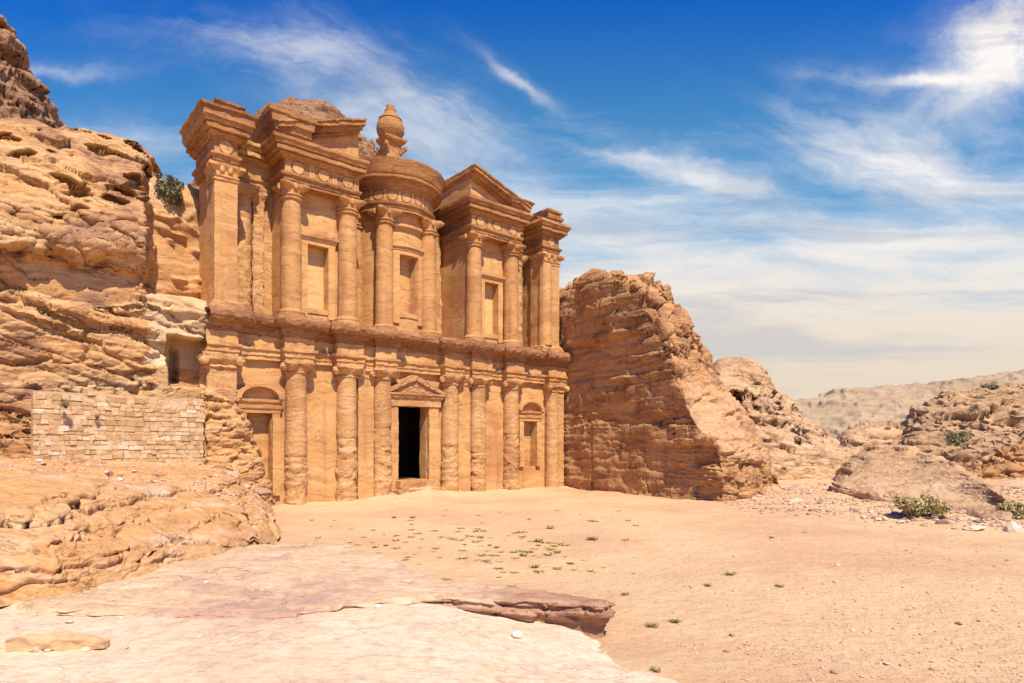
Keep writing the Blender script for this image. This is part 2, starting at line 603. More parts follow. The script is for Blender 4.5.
M_LIP = rock_mat('shaded_cornice_rock', (0.36, 0.165, 0.066), (0.22, 0.095, 0.045), (0.50, 0.27, 0.12), band=(0.06, 0.06, 1.1), bump=0.6, mottle=0.4, varnish=(0.2, 0.09, 0.045), vamt=0.6)  # weathered rock, its colour darkened further for the shade under the cornice
M_WORN = rock_mat('worn_sandstone', (0.58, 0.31, 0.115), (0.38, 0.17, 0.064), (0.66, 0.42, 0.20), band=(0.06, 0.06, 1.1), bump=0.4, fine=3.5, streak=(0.32, 0.14, 0.06, 0.45), mottle=0.35, varnish=(0.38, 0.165, 0.066), vamt=0.5, crack=0.6)
M_CREAM = rock_mat('cream_cliff_rock', (0.62, 0.42, 0.22), (0.50, 0.29, 0.13), (0.66, 0.48, 0.28), bump=0.35, varnish=(0.50, 0.29, 0.13), vamt=0.6, crack=0.5)
M_CLIFF = rock_mat('pale_orange_cliff_rock', (0.54, 0.285, 0.108), (0.35, 0.155, 0.06), (0.66, 0.435, 0.21), band=(0.04, 0.04, 0.7), varnish=(0.31, 0.155, 0.088), vamt=0.85, bump=0.55, crack=0.8, mottle=0.3)
M_SHELF = rock_mat('orange_shelf_rock', (0.57, 0.295, 0.112), (0.43, 0.195, 0.072), (0.63, 0.41, 0.215), varnish=(0.63, 0.43, 0.275), vamt=0.85, bump=0.45, crack=0.4, mottle=0.35)
M_BROWN = rock_mat('brown_cliff_rock', (0.49, 0.255, 0.102), (0.28, 0.125, 0.053), (0.56, 0.315, 0.14), band=(0.035, 0.035, 1.7), varnish=(0.28, 0.125, 0.056), vamt=0.75, bump=0.6, streak=(0.2, 0.085, 0.04, 0.6), crack=0.7)
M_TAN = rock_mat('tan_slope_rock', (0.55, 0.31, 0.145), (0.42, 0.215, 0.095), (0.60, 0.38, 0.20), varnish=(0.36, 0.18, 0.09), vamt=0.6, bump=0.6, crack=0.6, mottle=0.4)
M_PEAK = rock_mat('dark_mountain_rock', (0.36, 0.19, 0.095), (0.2, 0.095, 0.05), (0.44, 0.26, 0.14), varnish=(0.2, 0.105, 0.06), vamt=0.6, bump=0.8, crack=0.6)
M_HILL = rock_mat('tan_hill_rock', (0.56, 0.345, 0.175), (0.40, 0.21, 0.10), (0.64, 0.44, 0.255), varnish=(0.36, 0.2, 0.12), vamt=0.7, bump=0.7, crack=0.8, mottle=0.4)
M_FARHILL = rock_mat('brown_hill_rock', (0.49, 0.295, 0.145), (0.30, 0.16, 0.08), (0.56, 0.375, 0.205), varnish=(0.29, 0.16, 0.09), vamt=0.6, bump=0.8, crack=0.6)
M_SLAB = rock_mat('pale_slab_rock', (0.70, 0.52, 0.33), (0.54, 0.345, 0.205), (0.69, 0.525, 0.365), band=(0.35, 1.1, 1.4), patch=0.2, bump=0.4, fine=9.0, mottle=0.3, varnish=(0.55, 0.35, 0.215), vamt=0.35, crack=0.2)
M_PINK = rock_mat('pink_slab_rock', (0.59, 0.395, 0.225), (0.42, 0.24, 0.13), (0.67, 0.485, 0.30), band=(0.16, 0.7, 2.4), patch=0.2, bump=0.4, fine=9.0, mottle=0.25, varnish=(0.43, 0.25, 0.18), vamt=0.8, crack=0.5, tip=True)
M_FAR = rock_mat('hazed_mountain_rock', (0.40, 0.28, 0.165), (0.32, 0.215, 0.125), (0.46, 0.335, 0.21), band=(0.004, 0.004, 0.05), patch=0.008, bump=0.5, fine=0.2, varnish=(0.34, 0.25, 0.17), vamt=0.5, mottle=0.4)  # greyer tan: the distance haze is put into the rock colour
M_DARK = plain_mat('chamber_gloom', (0.03, 0.017, 0.01), (0.05, 0.028, 0.016), 0.8)  # near-black colour stands in for the darkness inside the doorway
M_STONE = plain_mat('loose_stone', (0.40, 0.235, 0.14), (0.60, 0.42, 0.28), 6.0)
M_STONE_DARK = plain_mat('brown_loose_stone', (0.27, 0.14, 0.085), (0.42, 0.245, 0.155), 6.0)
M_STONE_PALE = plain_mat('pale_loose_stone', (0.54, 0.39, 0.265), (0.64, 0.49, 0.35), 6.0)
M_STONE_WHITE = plain_mat('white_loose_stone', (0.62, 0.53, 0.43), (0.70, 0.61, 0.50), 6.0)
M_BLOCK = rock_mat('masonry_block', (0.62, 0.415, 0.215), (0.50, 0.295, 0.135), (0.69, 0.52, 0.32), band=(0.3, 0.3, 0.5), patch=0.5, bump=0.35, fine=7.0)
M_LEAF = plain_mat('olive_leaf', (0.38, 0.30, 0.11), (0.50, 0.40, 0.18), 8.0, 0.7)
M_LEAF_DARK = plain_mat('dark_leaf', (0.16, 0.145, 0.065), (0.25, 0.22, 0.105), 8.0, 0.7)
M_LEAF_DRY = plain_mat('dry_sprig', (0.47, 0.35, 0.10), (0.58, 0.43, 0.16), 8.0, 0.8)
M_LEAF_GREEN = plain_mat('green_sprig', (0.29, 0.23, 0.09), (0.42, 0.33, 0.14), 8.0, 0.7)
M_TWIG = plain_mat('twig', (0.12, 0.08, 0.05), (0.2, 0.14, 0.09), 8.0)

# masonry: each stone of the wall its own tone
nt = M_BLOCK.node_tree
bsdf = [q for q in nt.nodes if q.type == 'BSDF_PRINCIPLED'][0]
src = bsdf.inputs['Base Color'].links[0].from_socket
gi = nt.nodes.new('ShaderNodeNewGeometry')
mixn = nt.nodes.new('ShaderNodeMix')
mixn.data_type = 'RGBA'
mixn.blend_type = 'MULTIPLY'
mixn.inputs[0].default_value = 1.0
rampn = nt.nodes.new('ShaderNodeValToRGB')
els = rampn.color_ramp.elements
els[0].position, els[0].color = 0.0, (0.78, 0.66, 0.52, 1)
els[1].position, els[1].color = 1.0, (1.14, 1.26, 1.42, 1)
e = els.new(0.35)
e.color = (0.98, 0.9, 0.78, 1)
e = els.new(0.8)
e.color = (1.0, 0.97, 0.92, 1)
nt.links.new(gi.outputs['Random Per Island'], rampn.inputs[0])
nt.links.new(src, mixn.inputs[6])
nt.links.new(rampn.outputs[0], mixn.inputs[7])
nt.links.new(mixn.outputs[2], bsdf.inputs['Base Color'])


# sand
def sand_mat():
    mat = bpy.data.materials.new('desert_sand')
    mat.use_nodes = True
    n = NT(mat.node_tree)
    pos = n.new('ShaderNodeNewGeometry').outputs['Position']
    big = n.noise(pos, 0.07, 5, 0.6)
    mid = n.noise(pos, 0.7, 6, 0.65)
    fine = n.noise(pos, 9.0, 6, 0.75)
    col = n.mix(n.ramp(big, 0.42, 0.6), (0.62, 0.405, 0.21), (0.56, 0.33, 0.17))
    col = n.mix(n.m('MULTIPLY', n.ramp(mid, 0.45, 0.75), 0.35), col, (0.68, 0.485, 0.28))
    col = n.mix(n.m('MULTIPLY', n.ramp(fine, 0.5, 0.72), 0.55), col, (0.38, 0.22, 0.12))
    vor = n.new('ShaderNodeTexVoronoi')
    vor.inputs['Scale'].default_value = 2.6
    n.put(vor.inputs['Vector'], pos)
    peb = n.m('LESS_THAN', vor.outputs['Distance'], 0.13)
    pick = n.m('GREATER_THAN', n.sep(vor.outputs['Color'])[0], 0.6)
    col = n.mix(n.m('MULTIPLY', n.m('MULTIPLY', peb, pick), 0.7), col, (0.42, 0.26, 0.165))
    bs = n.new('ShaderNodeBsdfPrincipled')
    bs.inputs['Roughness'].default_value = 0.95
    bs.inputs['Specular IOR Level'].default_value = 0.1
    n.put(bs.inputs['Base Color'], col)
    dim = n.noise(pos, 2.6, 3, 0.5)
    h = n.m('ADD', n.m('ADD', n.m('MULTIPLY', mid, 1.0), n.m('MULTIPLY', dim, 0.6)), n.m('MULTIPLY', fine, 0.3))
    h = n.m('ADD', h, n.m('MULTIPLY', n.m('MULTIPLY', peb, pick), 0.12))
    b = n.new('ShaderNodeBump')
    b.inputs['Strength'].default_value = 0.85
    b.inputs['Distance'].default_value = 0.22
    n.put(b.inputs['Height'], h)
    n.put(bs.inputs['Normal'], b.outputs[0])
    o = n.new('ShaderNodeOutputMaterial')
    n.put(o.inputs[0], bs.outputs[0])
    return mat


M_SAND = sand_mat()

# temple axes in the world
RZ = math.atan2(0.6515, 0.7587)
UX, UY = math.cos(RZ), math.sin(RZ)
T0 = np.array((-28.19 + UX * 22.9, 57.11 + UY * 22.9, 0.0))      # middle of the front, on the ground


def loc2world(w, v, z):
    return np.array((T0[0] + UX * w - UY * v, T0[1] + UY * w + UX * v, z))


def world2loc(P):
    d = P[:, :2] - T0[:2]
    return d[:, 0] * UX + d[:, 1] * UY, -d[:, 0] * UY + d[:, 1] * UX


def front_depth(px):
    return 59280.0 / (1241.0 - px)


# ------------------------------------------------------------------ ground
def ground_z(X, Y):
    P = np.stack([X, Y, np.zeros_like(X)], -1).reshape(-1, 3)
    x, y = P[:, 0], P[:, 1]
    z = 0.22 * fbm(P, 0.09, 3, seed=3) + 0.05 * fbm(P, 0.5, 3, seed=5) + 0.02 * fbm(P, 2.0, 2, seed=6)
    w, v = world2loc(P)
    # drift of sand and rubble below the doorway and along the foot of the front
    z += 1.1 * np.exp(-((w - 0.2) / 4.0) ** 2 - ((v + 0.2) / 2.6) ** 2)
    z += 0.12 * np.exp(-((v - 0.3) / 2.0) ** 2) * (np.abs(w) < 26) * (1 + fbm(P, 0.8, 3, seed=14))
    z += 0.25 * fbm(P, 0.7, 4, 0.6, seed=13) * np.exp(-((w - 0.2) / 6) ** 2 - ((v + 0.2) / 4) ** 2)
    # the rubble slope rising on the far right
    rise = np.clip(y - 50 + 0.15 * (x - 30), 0, 60) * 0.05 * sst(20, 34, x + 0.12 * (y - 60))
    rise = 0.85 * rise * sst(98, 80, y)
    z += rise * (1 + 0.25 * fbm(P, 0.15, 3, seed=8)) + sst(0.05, 1.2, rise) * (0.15 * fbm(P, 0.6, 4, .6, seed=9))
    far = sst(120, 400, np.hypot(x, y))
    z = z * (1 - far) - 0.5 * far
    return z.reshape(X.shape)


def gz(x, y):
    return float(ground_z(np.array([float(x)]), np.array([float(y)]))[0])


def stretch_axis(lo, hi, step, far_lo, far_hi):
    core = np.arange(lo, hi, step)
    up = hi + np.cumsum(step * 1.35 ** np.arange(1, 40))
    dn = lo - np.cumsum(step * 1.35 ** np.arange(1, 40))
    return np.concatenate([[far_lo], dn[dn > far_lo][::-1], core, up[up < far_hi], [far_hi]])


ax = stretch_axis(-26, 62, 0.2, -4000, 4000)
ay = stretch_axis(12, 100, 0.2, -4000, 9000)
GX, GY = np.meshgrid(ax, ay, indexing='ij')
gv = np.stack([GX, GY, ground_z(GX, GY)], -1)
go = link('sand_ground', mesh_np('sand_ground', gv.reshape(-1, 3), grid_faces(len(ax), len(ay)), True), M_SAND)
tag(go, 'open pinkish sand court in front of the carved temple', 'ground', kind='structure')

# ------------------------------------------------------------------ foreground slab
SLAB_POLY = np.array([(3.25, 20.3), (1.65, 21.5), (0.2, 22.0), (-1.6, 23.4), (-2.4, 23.2), (-4.0, 25.4), (-5.9, 28.0), (-7.2, 29.8), (-8.5, 31.9), (-10, 32.0), (-12.1, 31.9), (-18, 30), (-34, 27),
                      (-34, 19.2), (-14, 19.4), (-12.4, 19.4), (-10.4, 19.0), (-8.4, 18.9), (-6.8, 19.1), (-5.05, 19.9), (-2.7, 20.8), (-1.2, 20.4), (0.4, 20.25), (1.68, 20.15), (3.0, 19.75)])
LOW_POLY = np.array([(-34, 24), (-5, 24), (0, 22.6), (2.4, 20.9), (2.75, 19.9), (2.9, 18.8), (3.84, 17.4), (4.63, 16.3), (5.4, 14.1), (6.2, 10), (6.5, 2), (6, -8), (-34, -8)])


def sdist(x, y, poly):
    """signed distance to a polygon, positive inside"""
    d = np.full(len(x), 1e9, np.float32)
    ins = np.zeros(len(x), bool)
    n = len(poly)
    for i in range(n):
        a, b = poly[i], poly[(i + 1) % n]
        e = b - a
        t = np.clip(((x - a[0]) * e[0] + (y - a[1]) * e[1]) / (e @ e), 0, 1)
        d = np.minimum(d, np.hypot(x - a[0] - t * e[0], y - a[1] - t * e[1]))
        cr = ((a[1] > y) != (b[1] > y)) & (x < (b[0] - a[0]) * (y - a[1]) / (b[1] - a[1] + 1e-12) + a[0])
        ins ^= cr
    return np.where(ins, d, -d)


def slab_heights(x, y):
    P = np.stack([x, y, np.zeros_like(x)], 1)
    wob = 0.35 * fbm(P, 0.6, 4, .6, seed=21)
    up_d = sdist(x, y, SLAB_POLY) + wob * 0.7 + 0.12 * fbm(P, 3.0, 3, seed=29)
    lo_d = sdist(x, y, LOW_POLY) + wob
    far = np.clip((12 - y) / 12, 0, 1.6)
    ripple = strata(np.stack([x * 0.0 + 0, y * 0, 0.16 * y + 0.05 * x + 0.22 * fbm(P, 0.25, 3, seed=24)], 1), 0.33, 4.0, warp=0.0)
    zu = 1.12 + 0.10 * fbm(P, 0.22, 3, seed=22) + 0.035 * fbm(P, 1.4, 4, .6, seed=23) + 0.085 * ripple - 0.012 * (x + 5)
    zu = zu - 0.25 * sst(0.9, 0.0, up_d) * (x < -9) * (y < 24)
    edge = sst(0.12, 0.3, sdist(x, y, SLAB_POLY))
    zu = zu * edge + (-0.9) * (1 - edge)
    low_right = sst(-3.5, 3.2, x + 0.15 * (y - 18))
    zl = 0.98 - 0.72 * low_right * sst(8, 15, y) + 0.08 * fbm(P, 0.25, 3, seed=25) + 0.03 * fbm(P, 1.1, 4, .6, seed=26) + 0.02 * ripple + far**1.4 * 3.2
    el = sst(-0.9, 1.0, lo_d)
    zl = zl * el - 0.8 * (1 - el)
    return zl, zu, up_d


sx = np.concatenate([np.arange(-34, -20, 0.2), np.arange(-20, 8, 0.065)])
sy = np.concatenate([np.arange(-8, 9, 0.5), np.arange(9, 34, 0.065)])
SX, SY = np.meshgrid(sx, sy, indexing='ij')
zl, zu, ud = slab_heights(SX.ravel().astype(np.float32), SY.ravel().astype(np.float32))
lv = np.stack([SX.ravel(), SY.ravel(), zl], 1)
lo_ = link('rock_slab', mesh_np('rock_slab', lv, grid_faces(len(sx), len(sy)), True), M_SLAB)
tag(lo_, 'smooth pale cream rock slab spreading across the near ground', 'rock', kind='structure')
iy = np.where(sy > 17.5)[0]
UV3 = np.stack([SX, SY, zu.reshape(SX.shape)], -1)[:, iy]
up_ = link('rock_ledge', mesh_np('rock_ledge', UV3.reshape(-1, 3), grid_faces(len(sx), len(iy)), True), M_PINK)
# its broken rim: beds of rock one above the other, worn back below
rim = np.concatenate([SLAB_POLY[14:], SLAB_POLY[:10]])
seg = np.concatenate([[0], np.cumsum(np.linalg.norm(np.diff(rim, axis=0), axis=1))])
qs = np.arange(0, seg[-1], 0.04)
rp = np.stack([np.interp(qs, seg, rim[:, k]) for k in (0, 1)], 1)
ker = np.hanning(17)
ker /= ker.sum()
for k in (0, 1):
    rp[8:-8, k] = np.convolve(rp[:, k], ker, 'valid')
tn_ = np.gradient(rp, axis=0)
tn_ /= np.linalg.norm(tn_, axis=1)[:, None]
nr = np.stack([tn_[:, 1], -tn_[:, 0]], 1)
rows = np.array([(-0.8, -0.06), (-0.5, -0.015), (-0.3, 0.0), (-0.1, 0.0), (-0.02, -0.03), (0.02, -0.1), (0.03, -0.2), (0.0, -0.3), (-0.02, -0.42), (-0.06, -0.55), (-0.12, -0.7), (-0.25, -0.85), (-0.4, -1.0), (-0.6, -1.2)])
tt = np.linspace(0, len(rows) - 1, 46)
rows = np.stack([np.interp(tt, range(len(rows)), rows[:, k]) for k in (0, 1)], 1)
p3 = np.stack([rp[:, None, 0] + nr[:, None, 0] * rows[None, :, 0], rp[:, None, 1] + nr[:, None, 1] * rows[None, :, 0], np.zeros((len(rp), len(rows)))], -1)
fx = p3.reshape(-1, 3)
Pz = np.stack([fx[:, 0], fx[:, 1], np.zeros(len(fx))], 1).astype(np.float32)
rip = strata(np.stack([fx[:, 0] * 0, fx[:, 1] * 0, 0.16 * fx[:, 1] + 0.05 * fx[:, 0] + 0.22 * fbm(Pz, 0.25, 3, seed=24)], 1), 0.33, 4.0, warp=0.0)
topz = 1.12 + 0.10 * fbm(Pz, 0.22, 3, seed=22) + 0.035 * fbm(Pz, 1.4, 4, .6, seed=23) + 0.085 * rip - 0.012 * (fx[:, 0] + 5)
topz = topz - 0.03 * (fx[:, 0] < -9)
kk = 0.32 + 0.68 * sst(-8.5, -2.0, rp[:, 0] + 1.2 * fbm(np.stack([rp[:, 0], rp[:, 1], rp[:, 0] * 0], 1), 0.5, 2, seed=77))
kk = np.where(rp[:, 1] > 21.5, np.maximum(kk, 0.6), kk)[:, None]
p3[..., 2] = topz.reshape(p3.shape[:2]) + rows[None, :, 1] * (kk + (1 - kk) * (rows[None, :, 0] < -0.2))
p3[..., :2] += nr[:, None, :] * ((1 - kk) * np.clip(-rows[None, :, 1], 0, 0.5) * 0.9)[..., None]
nr3 = np.stack([nr[:, None, 0] * np.ones(len(rows)), nr[:, None, 1] * np.ones(len(rows)), np.zeros((len(rp), len(rows)))], -1).reshape(-1, 3)
q3 = p3.reshape(-1, 3)
side = sst(-0.02, -0.12, np.tile(rows[:, 1], len(rp)))
a_, b_, r_, t_ = worley(q3 * np.array((0.9, 0.9, 2.6), np.float32), 7.0)
mv = side * np.repeat(kk[:, 0], len(rows)) * (0.10 * strata(q3, 0.17, 3.0, warp=0.12, wfreq=0.4) + 0.22 * (r_ - 0.5) + 0.2 * t_ - 0.1 * np.exp(-((b_ - a_) / 0.06) ** 2)) + (0.25 + 0.75 * side) * 0.10 * fbm(q3 * (1, 1, 2.5), 0.8, 4, seed=44)
q3 = q3 + nr3 * mv[:, None]
q3[:, 2] += 0.02 * fbm(q3, 1.5, 3, seed=45)
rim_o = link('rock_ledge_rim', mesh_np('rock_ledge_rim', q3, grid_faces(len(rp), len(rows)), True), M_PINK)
tag(rim_o, 'dark red brown broken rim of the pink rock ledge', 'rock', kind='structure')
tag(up_, 'pinkish layered rock ledge with a broken red brown edge on the pale slab', 'rock', kind='structure')


def slab_top(x, y):
    a, b, _ = slab_heights(np.array([x], np.float32), np.array([y], np.float32))
    return float(max(a[0], b[0]))


# ------------------------------------------------------------------ cliffs and hills
def craggy(seed, big=0.8, bed=1.6, bedamp=0.35, pit=0.6, pitf=0.35, small=0.06, dip=(0, 0), pitlo=0.28, block=0.3, bf=0.4, bs=(0.45, 0.45, 1.0), crackd=0.15, chunk=0.0):
    def f1(P, N):
        return big * fbm(P, 0.16, 3, seed=seed, stretch=(1, 1, 1.5))

    def f2(P, N):
        d = bedamp * strata(P, bed, seed + 1, warp=0.9, dip=dip) + 0.35 * bedamp * strata(P, bed * 0.31, seed + 2, warp=0.5, wfreq=0.2, dip=dip)
        if pit:
            pn = fbm(P, pitf, 3, 0.5, seed=seed + 4, stretch=(0.8, 0.8, 2.2))
            where = sst(0.0, 0.3, fbm(P, 0.1, 2, seed=seed + 5))
            d = d - pit * sst(pitlo, pitlo + 0.16, pn) * (0.35 + 0.65 * where)
        up = sst(0.5, 0.9, N[:, 2])
        d = d * (1 - 0.6 * up)
        if block:
            q = P + 0.5 * np.stack([fbm(P, 0.5, 2, seed=seed + k) for k in (11, 12, 13)], 1)
            q = q * np.array((1, 1, 1), np.float32) + np.stack([0 * P[:, 0], 0 * P[:, 0], dip[0] * P[:, 0] + dip[1] * P[:, 1]], 1)
            a, b, r, t = worley(q * (np.array(bs, np.float32) * bf), seed)
            d = d + block * (r - 0.5) * 1.3 + block * 0.7 * t - crackd * np.exp(-((b - a) / 0.035) ** 2)
        return d

    def f3(P, N):
        d = small * (fbm(P, 1.3, 4, 0.6, seed=seed + 7, stretch=(1, 1, 2.6)))
        if chunk:
            q = P + 0.15 * fbm(P, 1.2, 2, seed=seed + 21)[:, None]
            a, b, r, t = worley(q * np.array((0.9, 0.9, 2.2), np.float32), seed + 3)
            d = d + chunk * (r - 0.5 + 0.7 * t) - chunk * 0.6 * np.exp(-((b - a) / 0.07) ** 2)
        return d
    return [f1, f2, f3]


def fd(px, py, dY):
    return at(px, py, front_depth(px) + dY)


# lower left cliff, behind the masonry wall and running up to the temple's left end
st = []
for px, top in ((-170, 285), (-90, 292), (0, 300), (50, 303), (100, 302), (142, 296), (170, 298), (190, 300), (203, 304)):
    dd = 0.0 if px < 150 else 0.4
    st.append([fd(px, 478, -1.0 + dd), fd(px, 440, -0.4 + dd), fd(px, 400, 0.3 + dd), fd(px, 360, 0.6 + dd), fd(px, 330, 0.4 + dd), fd(px, top + 10, 0.2 + dd), fd(px, top, 1.2 + dd), fd(px, top + 2, 6), fd(px, top + 20, 14)])
last = [list(p) for p in st[-1]]
st.append([(p[0] + 0.35 + 0.0, p[1] + 1.0, p[2]) for p in last])
st.append([(p[0] + 0.5, p[1] + 5.0, p[2]) for p in last])


def carve_box(px0, px1, py0, py1, depth, soft=0.1, rough=0.06):
    """cuts a flat-backed recess that lies depth behind the rock round it"""
    Y0 = front_depth((px0 + px1) / 2)
    z1, z0 = EYE + (HZ - py0) / FPX * Y0, EYE + (HZ - py1) / FPX * Y0
    w0 = (59280 / (1241 - px0) - 57.11) / 0.6515 - 22.9
    w1 = (59280 / (1241 - px1) - 57.11) / 0.6515 - 22.9

    def f(P, N):
        w, v = world2loc(P)
        wob = 0.12 * fbm(P, 0.9, 3, seed=19)
        m = sst(w0 - soft, w0 + soft, w + wob) * sst(w1 + soft, w1 - soft, w + wob) * sst(z0 - soft, z0 + soft, P[:, 2] + wob) * sst(z1 + soft, z1 - soft, P[:, 2] + wob) * (v < 6)
        inside = m > 0.5
        vt = np.median(v[inside]) + depth + rough * fbm(P, 0.5, 3, seed=20, stretch=(1, 1, 2))
        d = m * np.maximum(vt - v, 0)
        return np.stack([-UY * d, UX * d, 0 * d], 1)
    return f


def low_cliff(P, N):
    # long slabs that dip to the right, and a smooth block round the cut niche
    w, v = world2loc(P)
    d = 0.3 * strata(P, 1.3, 12.0, warp=0.7, wfreq=0.12, dip=(0.22, 0.12))
    return d * sst(-25.5, -27.5, w)


def smooth_end(P, N):
    w, v = world2loc(P)
    m = sst(-27.2, -26.4, w) * sst(13.8, 12.8, P[:, 2]) * (v < 2.5)
    d = m * (-0.1 + 0.05 * fbm(P, 0.6, 2, seed=9) - v)
    return np.stack([-UY * d, UX * d, 0 * d], 1)


cl = loft('cliff', st, 0.1, craggy(51, big=0.4, bed=2.4, bedamp=0.2, pit=0.3, dip=(0.2, 0.1), block=0.6, bf=0.3, bs=(0.45, 0.45, 1.7), chunk=0.1, small=0.04, crackd=0.45) + [low_cliff, smooth_end, carve_box(169, 240, 338, 387, 2.2), carve_box(179, 188, 344, 379, 1.8, 0.06)], M_CLIFF, second=(M_CREAM, lambda P, N: (world2loc(P)[0] + 0.5 * fbm(P, 0.7, 3, seed=4) > -27.4) & (P[:, 2] + 0.35 * fbm(P, 0.9, 3, seed=6) > 13.1)), smooth=False)
tag(cl, 'layered orange cliff behind the masonry wall on the left', 'cliff', kind='structure')

# upper left cliff standing on it
st = []
for px, top, bottom in ((-170, 118, 320), (-80, 122, 320), (-20, 126, 320), (30, 127, 318), (80, 129, 318), (115, 136, 316), (138, 142, 316), (146, 152, 316)):
    h = bottom - top
    st.append([fd(px, bottom, 1.4), fd(px, bottom - 0.22 * h, 1.2), fd(px, bottom - 0.42 * h, 0.2), fd(px, bottom - 0.58 * h, 0.6), fd(px, top + 0.25 * h, 1.6), fd(px, top + 0.08 * h, 3.0), fd(px, top, 5.0), fd(px, top + 8, 12), fd(px, top + 30, 26)])
st.append([fd(150 + 0.16 * k, p, d) for k, (p, d) in enumerate(((316, 4), (280, 4), (245, 3.6), (215, 4), (190, 4.4), (168, 5), (158, 7), (165, 13), (185, 27)))])
st.append([fd(158 + 1.2 * (8 - k) * (k < 6), p, d) for k, (p, d) in enumerate(((316, 9), (280, 9), (245, 9), (215, 9), (190, 9.4), (175, 10), (172, 12), (180, 16), (200, 28)))])
def brow(P, N):
    w, v = world2loc(P)
    m = sst(-41, -39.5, w) * sst(-27.5, -28.5, w)
    b = np.exp(-((P[:, 2] - 23.2 - 0.5 * fbm(P, 0.2, 2, seed=2)) / 1.5) ** 2)
    return 0.3 * m * b


def top_pits(P, N):
    q = P * np.array((0.36, 0.36, 0.85), np.float32)
    pn = noise3(q, 8.0) + 0.45 * noise3(q * 2.1, 9.0)
    zone = np.maximum(sst(26.2, 27.5, P[:, 2]), 0.6 * np.exp(-((P[:, 2] - 25.4) / 1.0) ** 2)) + 0.25
    d = 1.25 * sst(0.26, 0.42, pn) * zone * (N[:, 2] < 0.8)
    w, v = world2loc(P)
    return np.stack([-UY * d, UX * d, 0.15 * d], 1)


def hollows(P, N):
    w, v = world2loc(P)
    pn = noise3(P * np.array((0.5, 0.5, 0.7)), 6.0)
    m = sst(-39.5, -38.5, w) * sst(-29.5, -30.5, w) * np.exp(-((P[:, 2] - 21.6) / 0.55) ** 2) * (v < 6)
    d = 1.5 * m * sst(-0.15, 0.2, pn)
    return np.stack([-UY * d, UX * d, 0 * d], 1)


cu = loft('cliff', st, 0.11, craggy(77, big=0.5, bed=2.8, bedamp=0.22, pit=0.35, pitf=0.32, dip=(0.1, 0.05), pitlo=0.2, block=0.65, bf=0.26, bs=(0.45, 0.45, 1.7), chunk=0.1, small=0.04, crackd=0.4) + [top_pits] + [brow, carve_box(18, 141, 262, 305, 0.25, 0.1, 0.1), hollows], M_CLIFF, smooth=False)
tag(cu, 'tall pitted cliff with hollowed ledges at the upper left', 'cliff', kind='structure')

# mountain behind it
st = []
for px, top in ((-200, -260), (-120, -160), (-60, -70), (-25, -15), (0, 22), (14, 52), (30, 78), (44, 104), (56, 122), (66, 136)):
    st.append([at(px, 240, 92), at(px, min(top + 150, 200), 95), at(px, top + 60, 98), at(px, top + 20, 101), at(px, top, 105), at(px + 6, top + 15, 112), at(px + 14, top + 60, 125)])
pk = loft('mountain', st, 0.3, craggy(91, big=1.6, bed=3.0, bedamp=0.5, pit=0.9, pitf=0.25, small=0.3, block=1.3, bf=0.35, bs=(0.8, 0.8, 1.2), crackd=0.4), M_PEAK, smooth=False)
tag(pk, 'dark rugged mountain peak behind the upper left cliff', 'mountain', kind='structure')

# rock mass the temple is cut from
st = []
for w, z1 in ((-33, 31), (-29, 31.8), (-25, 32.2), (-21, 32.4), (-17, 33), (-9.3, 34), (0, 34), (10, 33), (25, 30)):
    vf = 6.9 if w > -22 else 5.5
    st.append([loc2world(w, vf, 13.2), loc2world(w, vf, 20), loc2world(w, vf + 0.2, z1 - 4), loc2world(w, vf + 0.8, z1 - 0.6), loc2world(w, vf + 3, z1), loc2world(w, 19, z1 + 1), loc2world(w, 30, z1 - 8)])
rk = loft('cliff', st, 0.16, craggy(33, big=0.35, bed=2.6, bedamp=0.12, pit=0.5, pitlo=0.3, pitf=0.22, block=0.35, bf=0.2, chunk=0.06, small=0.03), M_SHELF)
tag(rk, 'orange rock face the temple is carved from, seen beside its left pier', 'cliff', kind='structure')
# ragged hump above the roofline
st = []
for w, zh, zb in ((-21, 34, 33), (-18, 39, 37), (-15.2, 43, 42), (-12.2, 46.6, 45), (-9, 48.8, 47), (-4.8, 50.0, 49), (-1, 48.4, 48), (2.5, 46, 45), (5.0, 42.5, 41), (7.5, 37, 36), (9, 33, 32)):
    st.append([loc2world(w, 9.5, 31), loc2world(w, 10.2, 31 + 0.3 * (zh - 31)), loc2world(w, 11.8, 31 + 0.62 * (zh - 31)), loc2world(w, 13.8, 31 + 0.88 * (zh - 31)), loc2world(w, 15.5, zh), loc2world(w, 20, zb), loc2world(w, 27, zb - 6)])
hp = loft('crag', st, 0.13, craggy(35, big=0.4, bed=0.9, bedamp=0.25, pit=0.7, pitf=0.5, pitlo=0.1, small=0.08, block=0.5, bf=0.7, bs=(0.6, 0.6, 1.6), crackd=0.2), M_PEAK)
tag(hp, 'ragged brown crag rising behind the temple roof beside the urn', 'crag', kind='structure')

# cut side wall of the court on the right
B0, B1 = np.array((7.9, 88.0)), np.array((22.15, 66.0))


def face(t, py, off=0.0):
    p = B0 + t * (B1 - B0)
    Y = p[1]
    return (p[0], Y, EYE + (HZ - py) / FPX * Y)


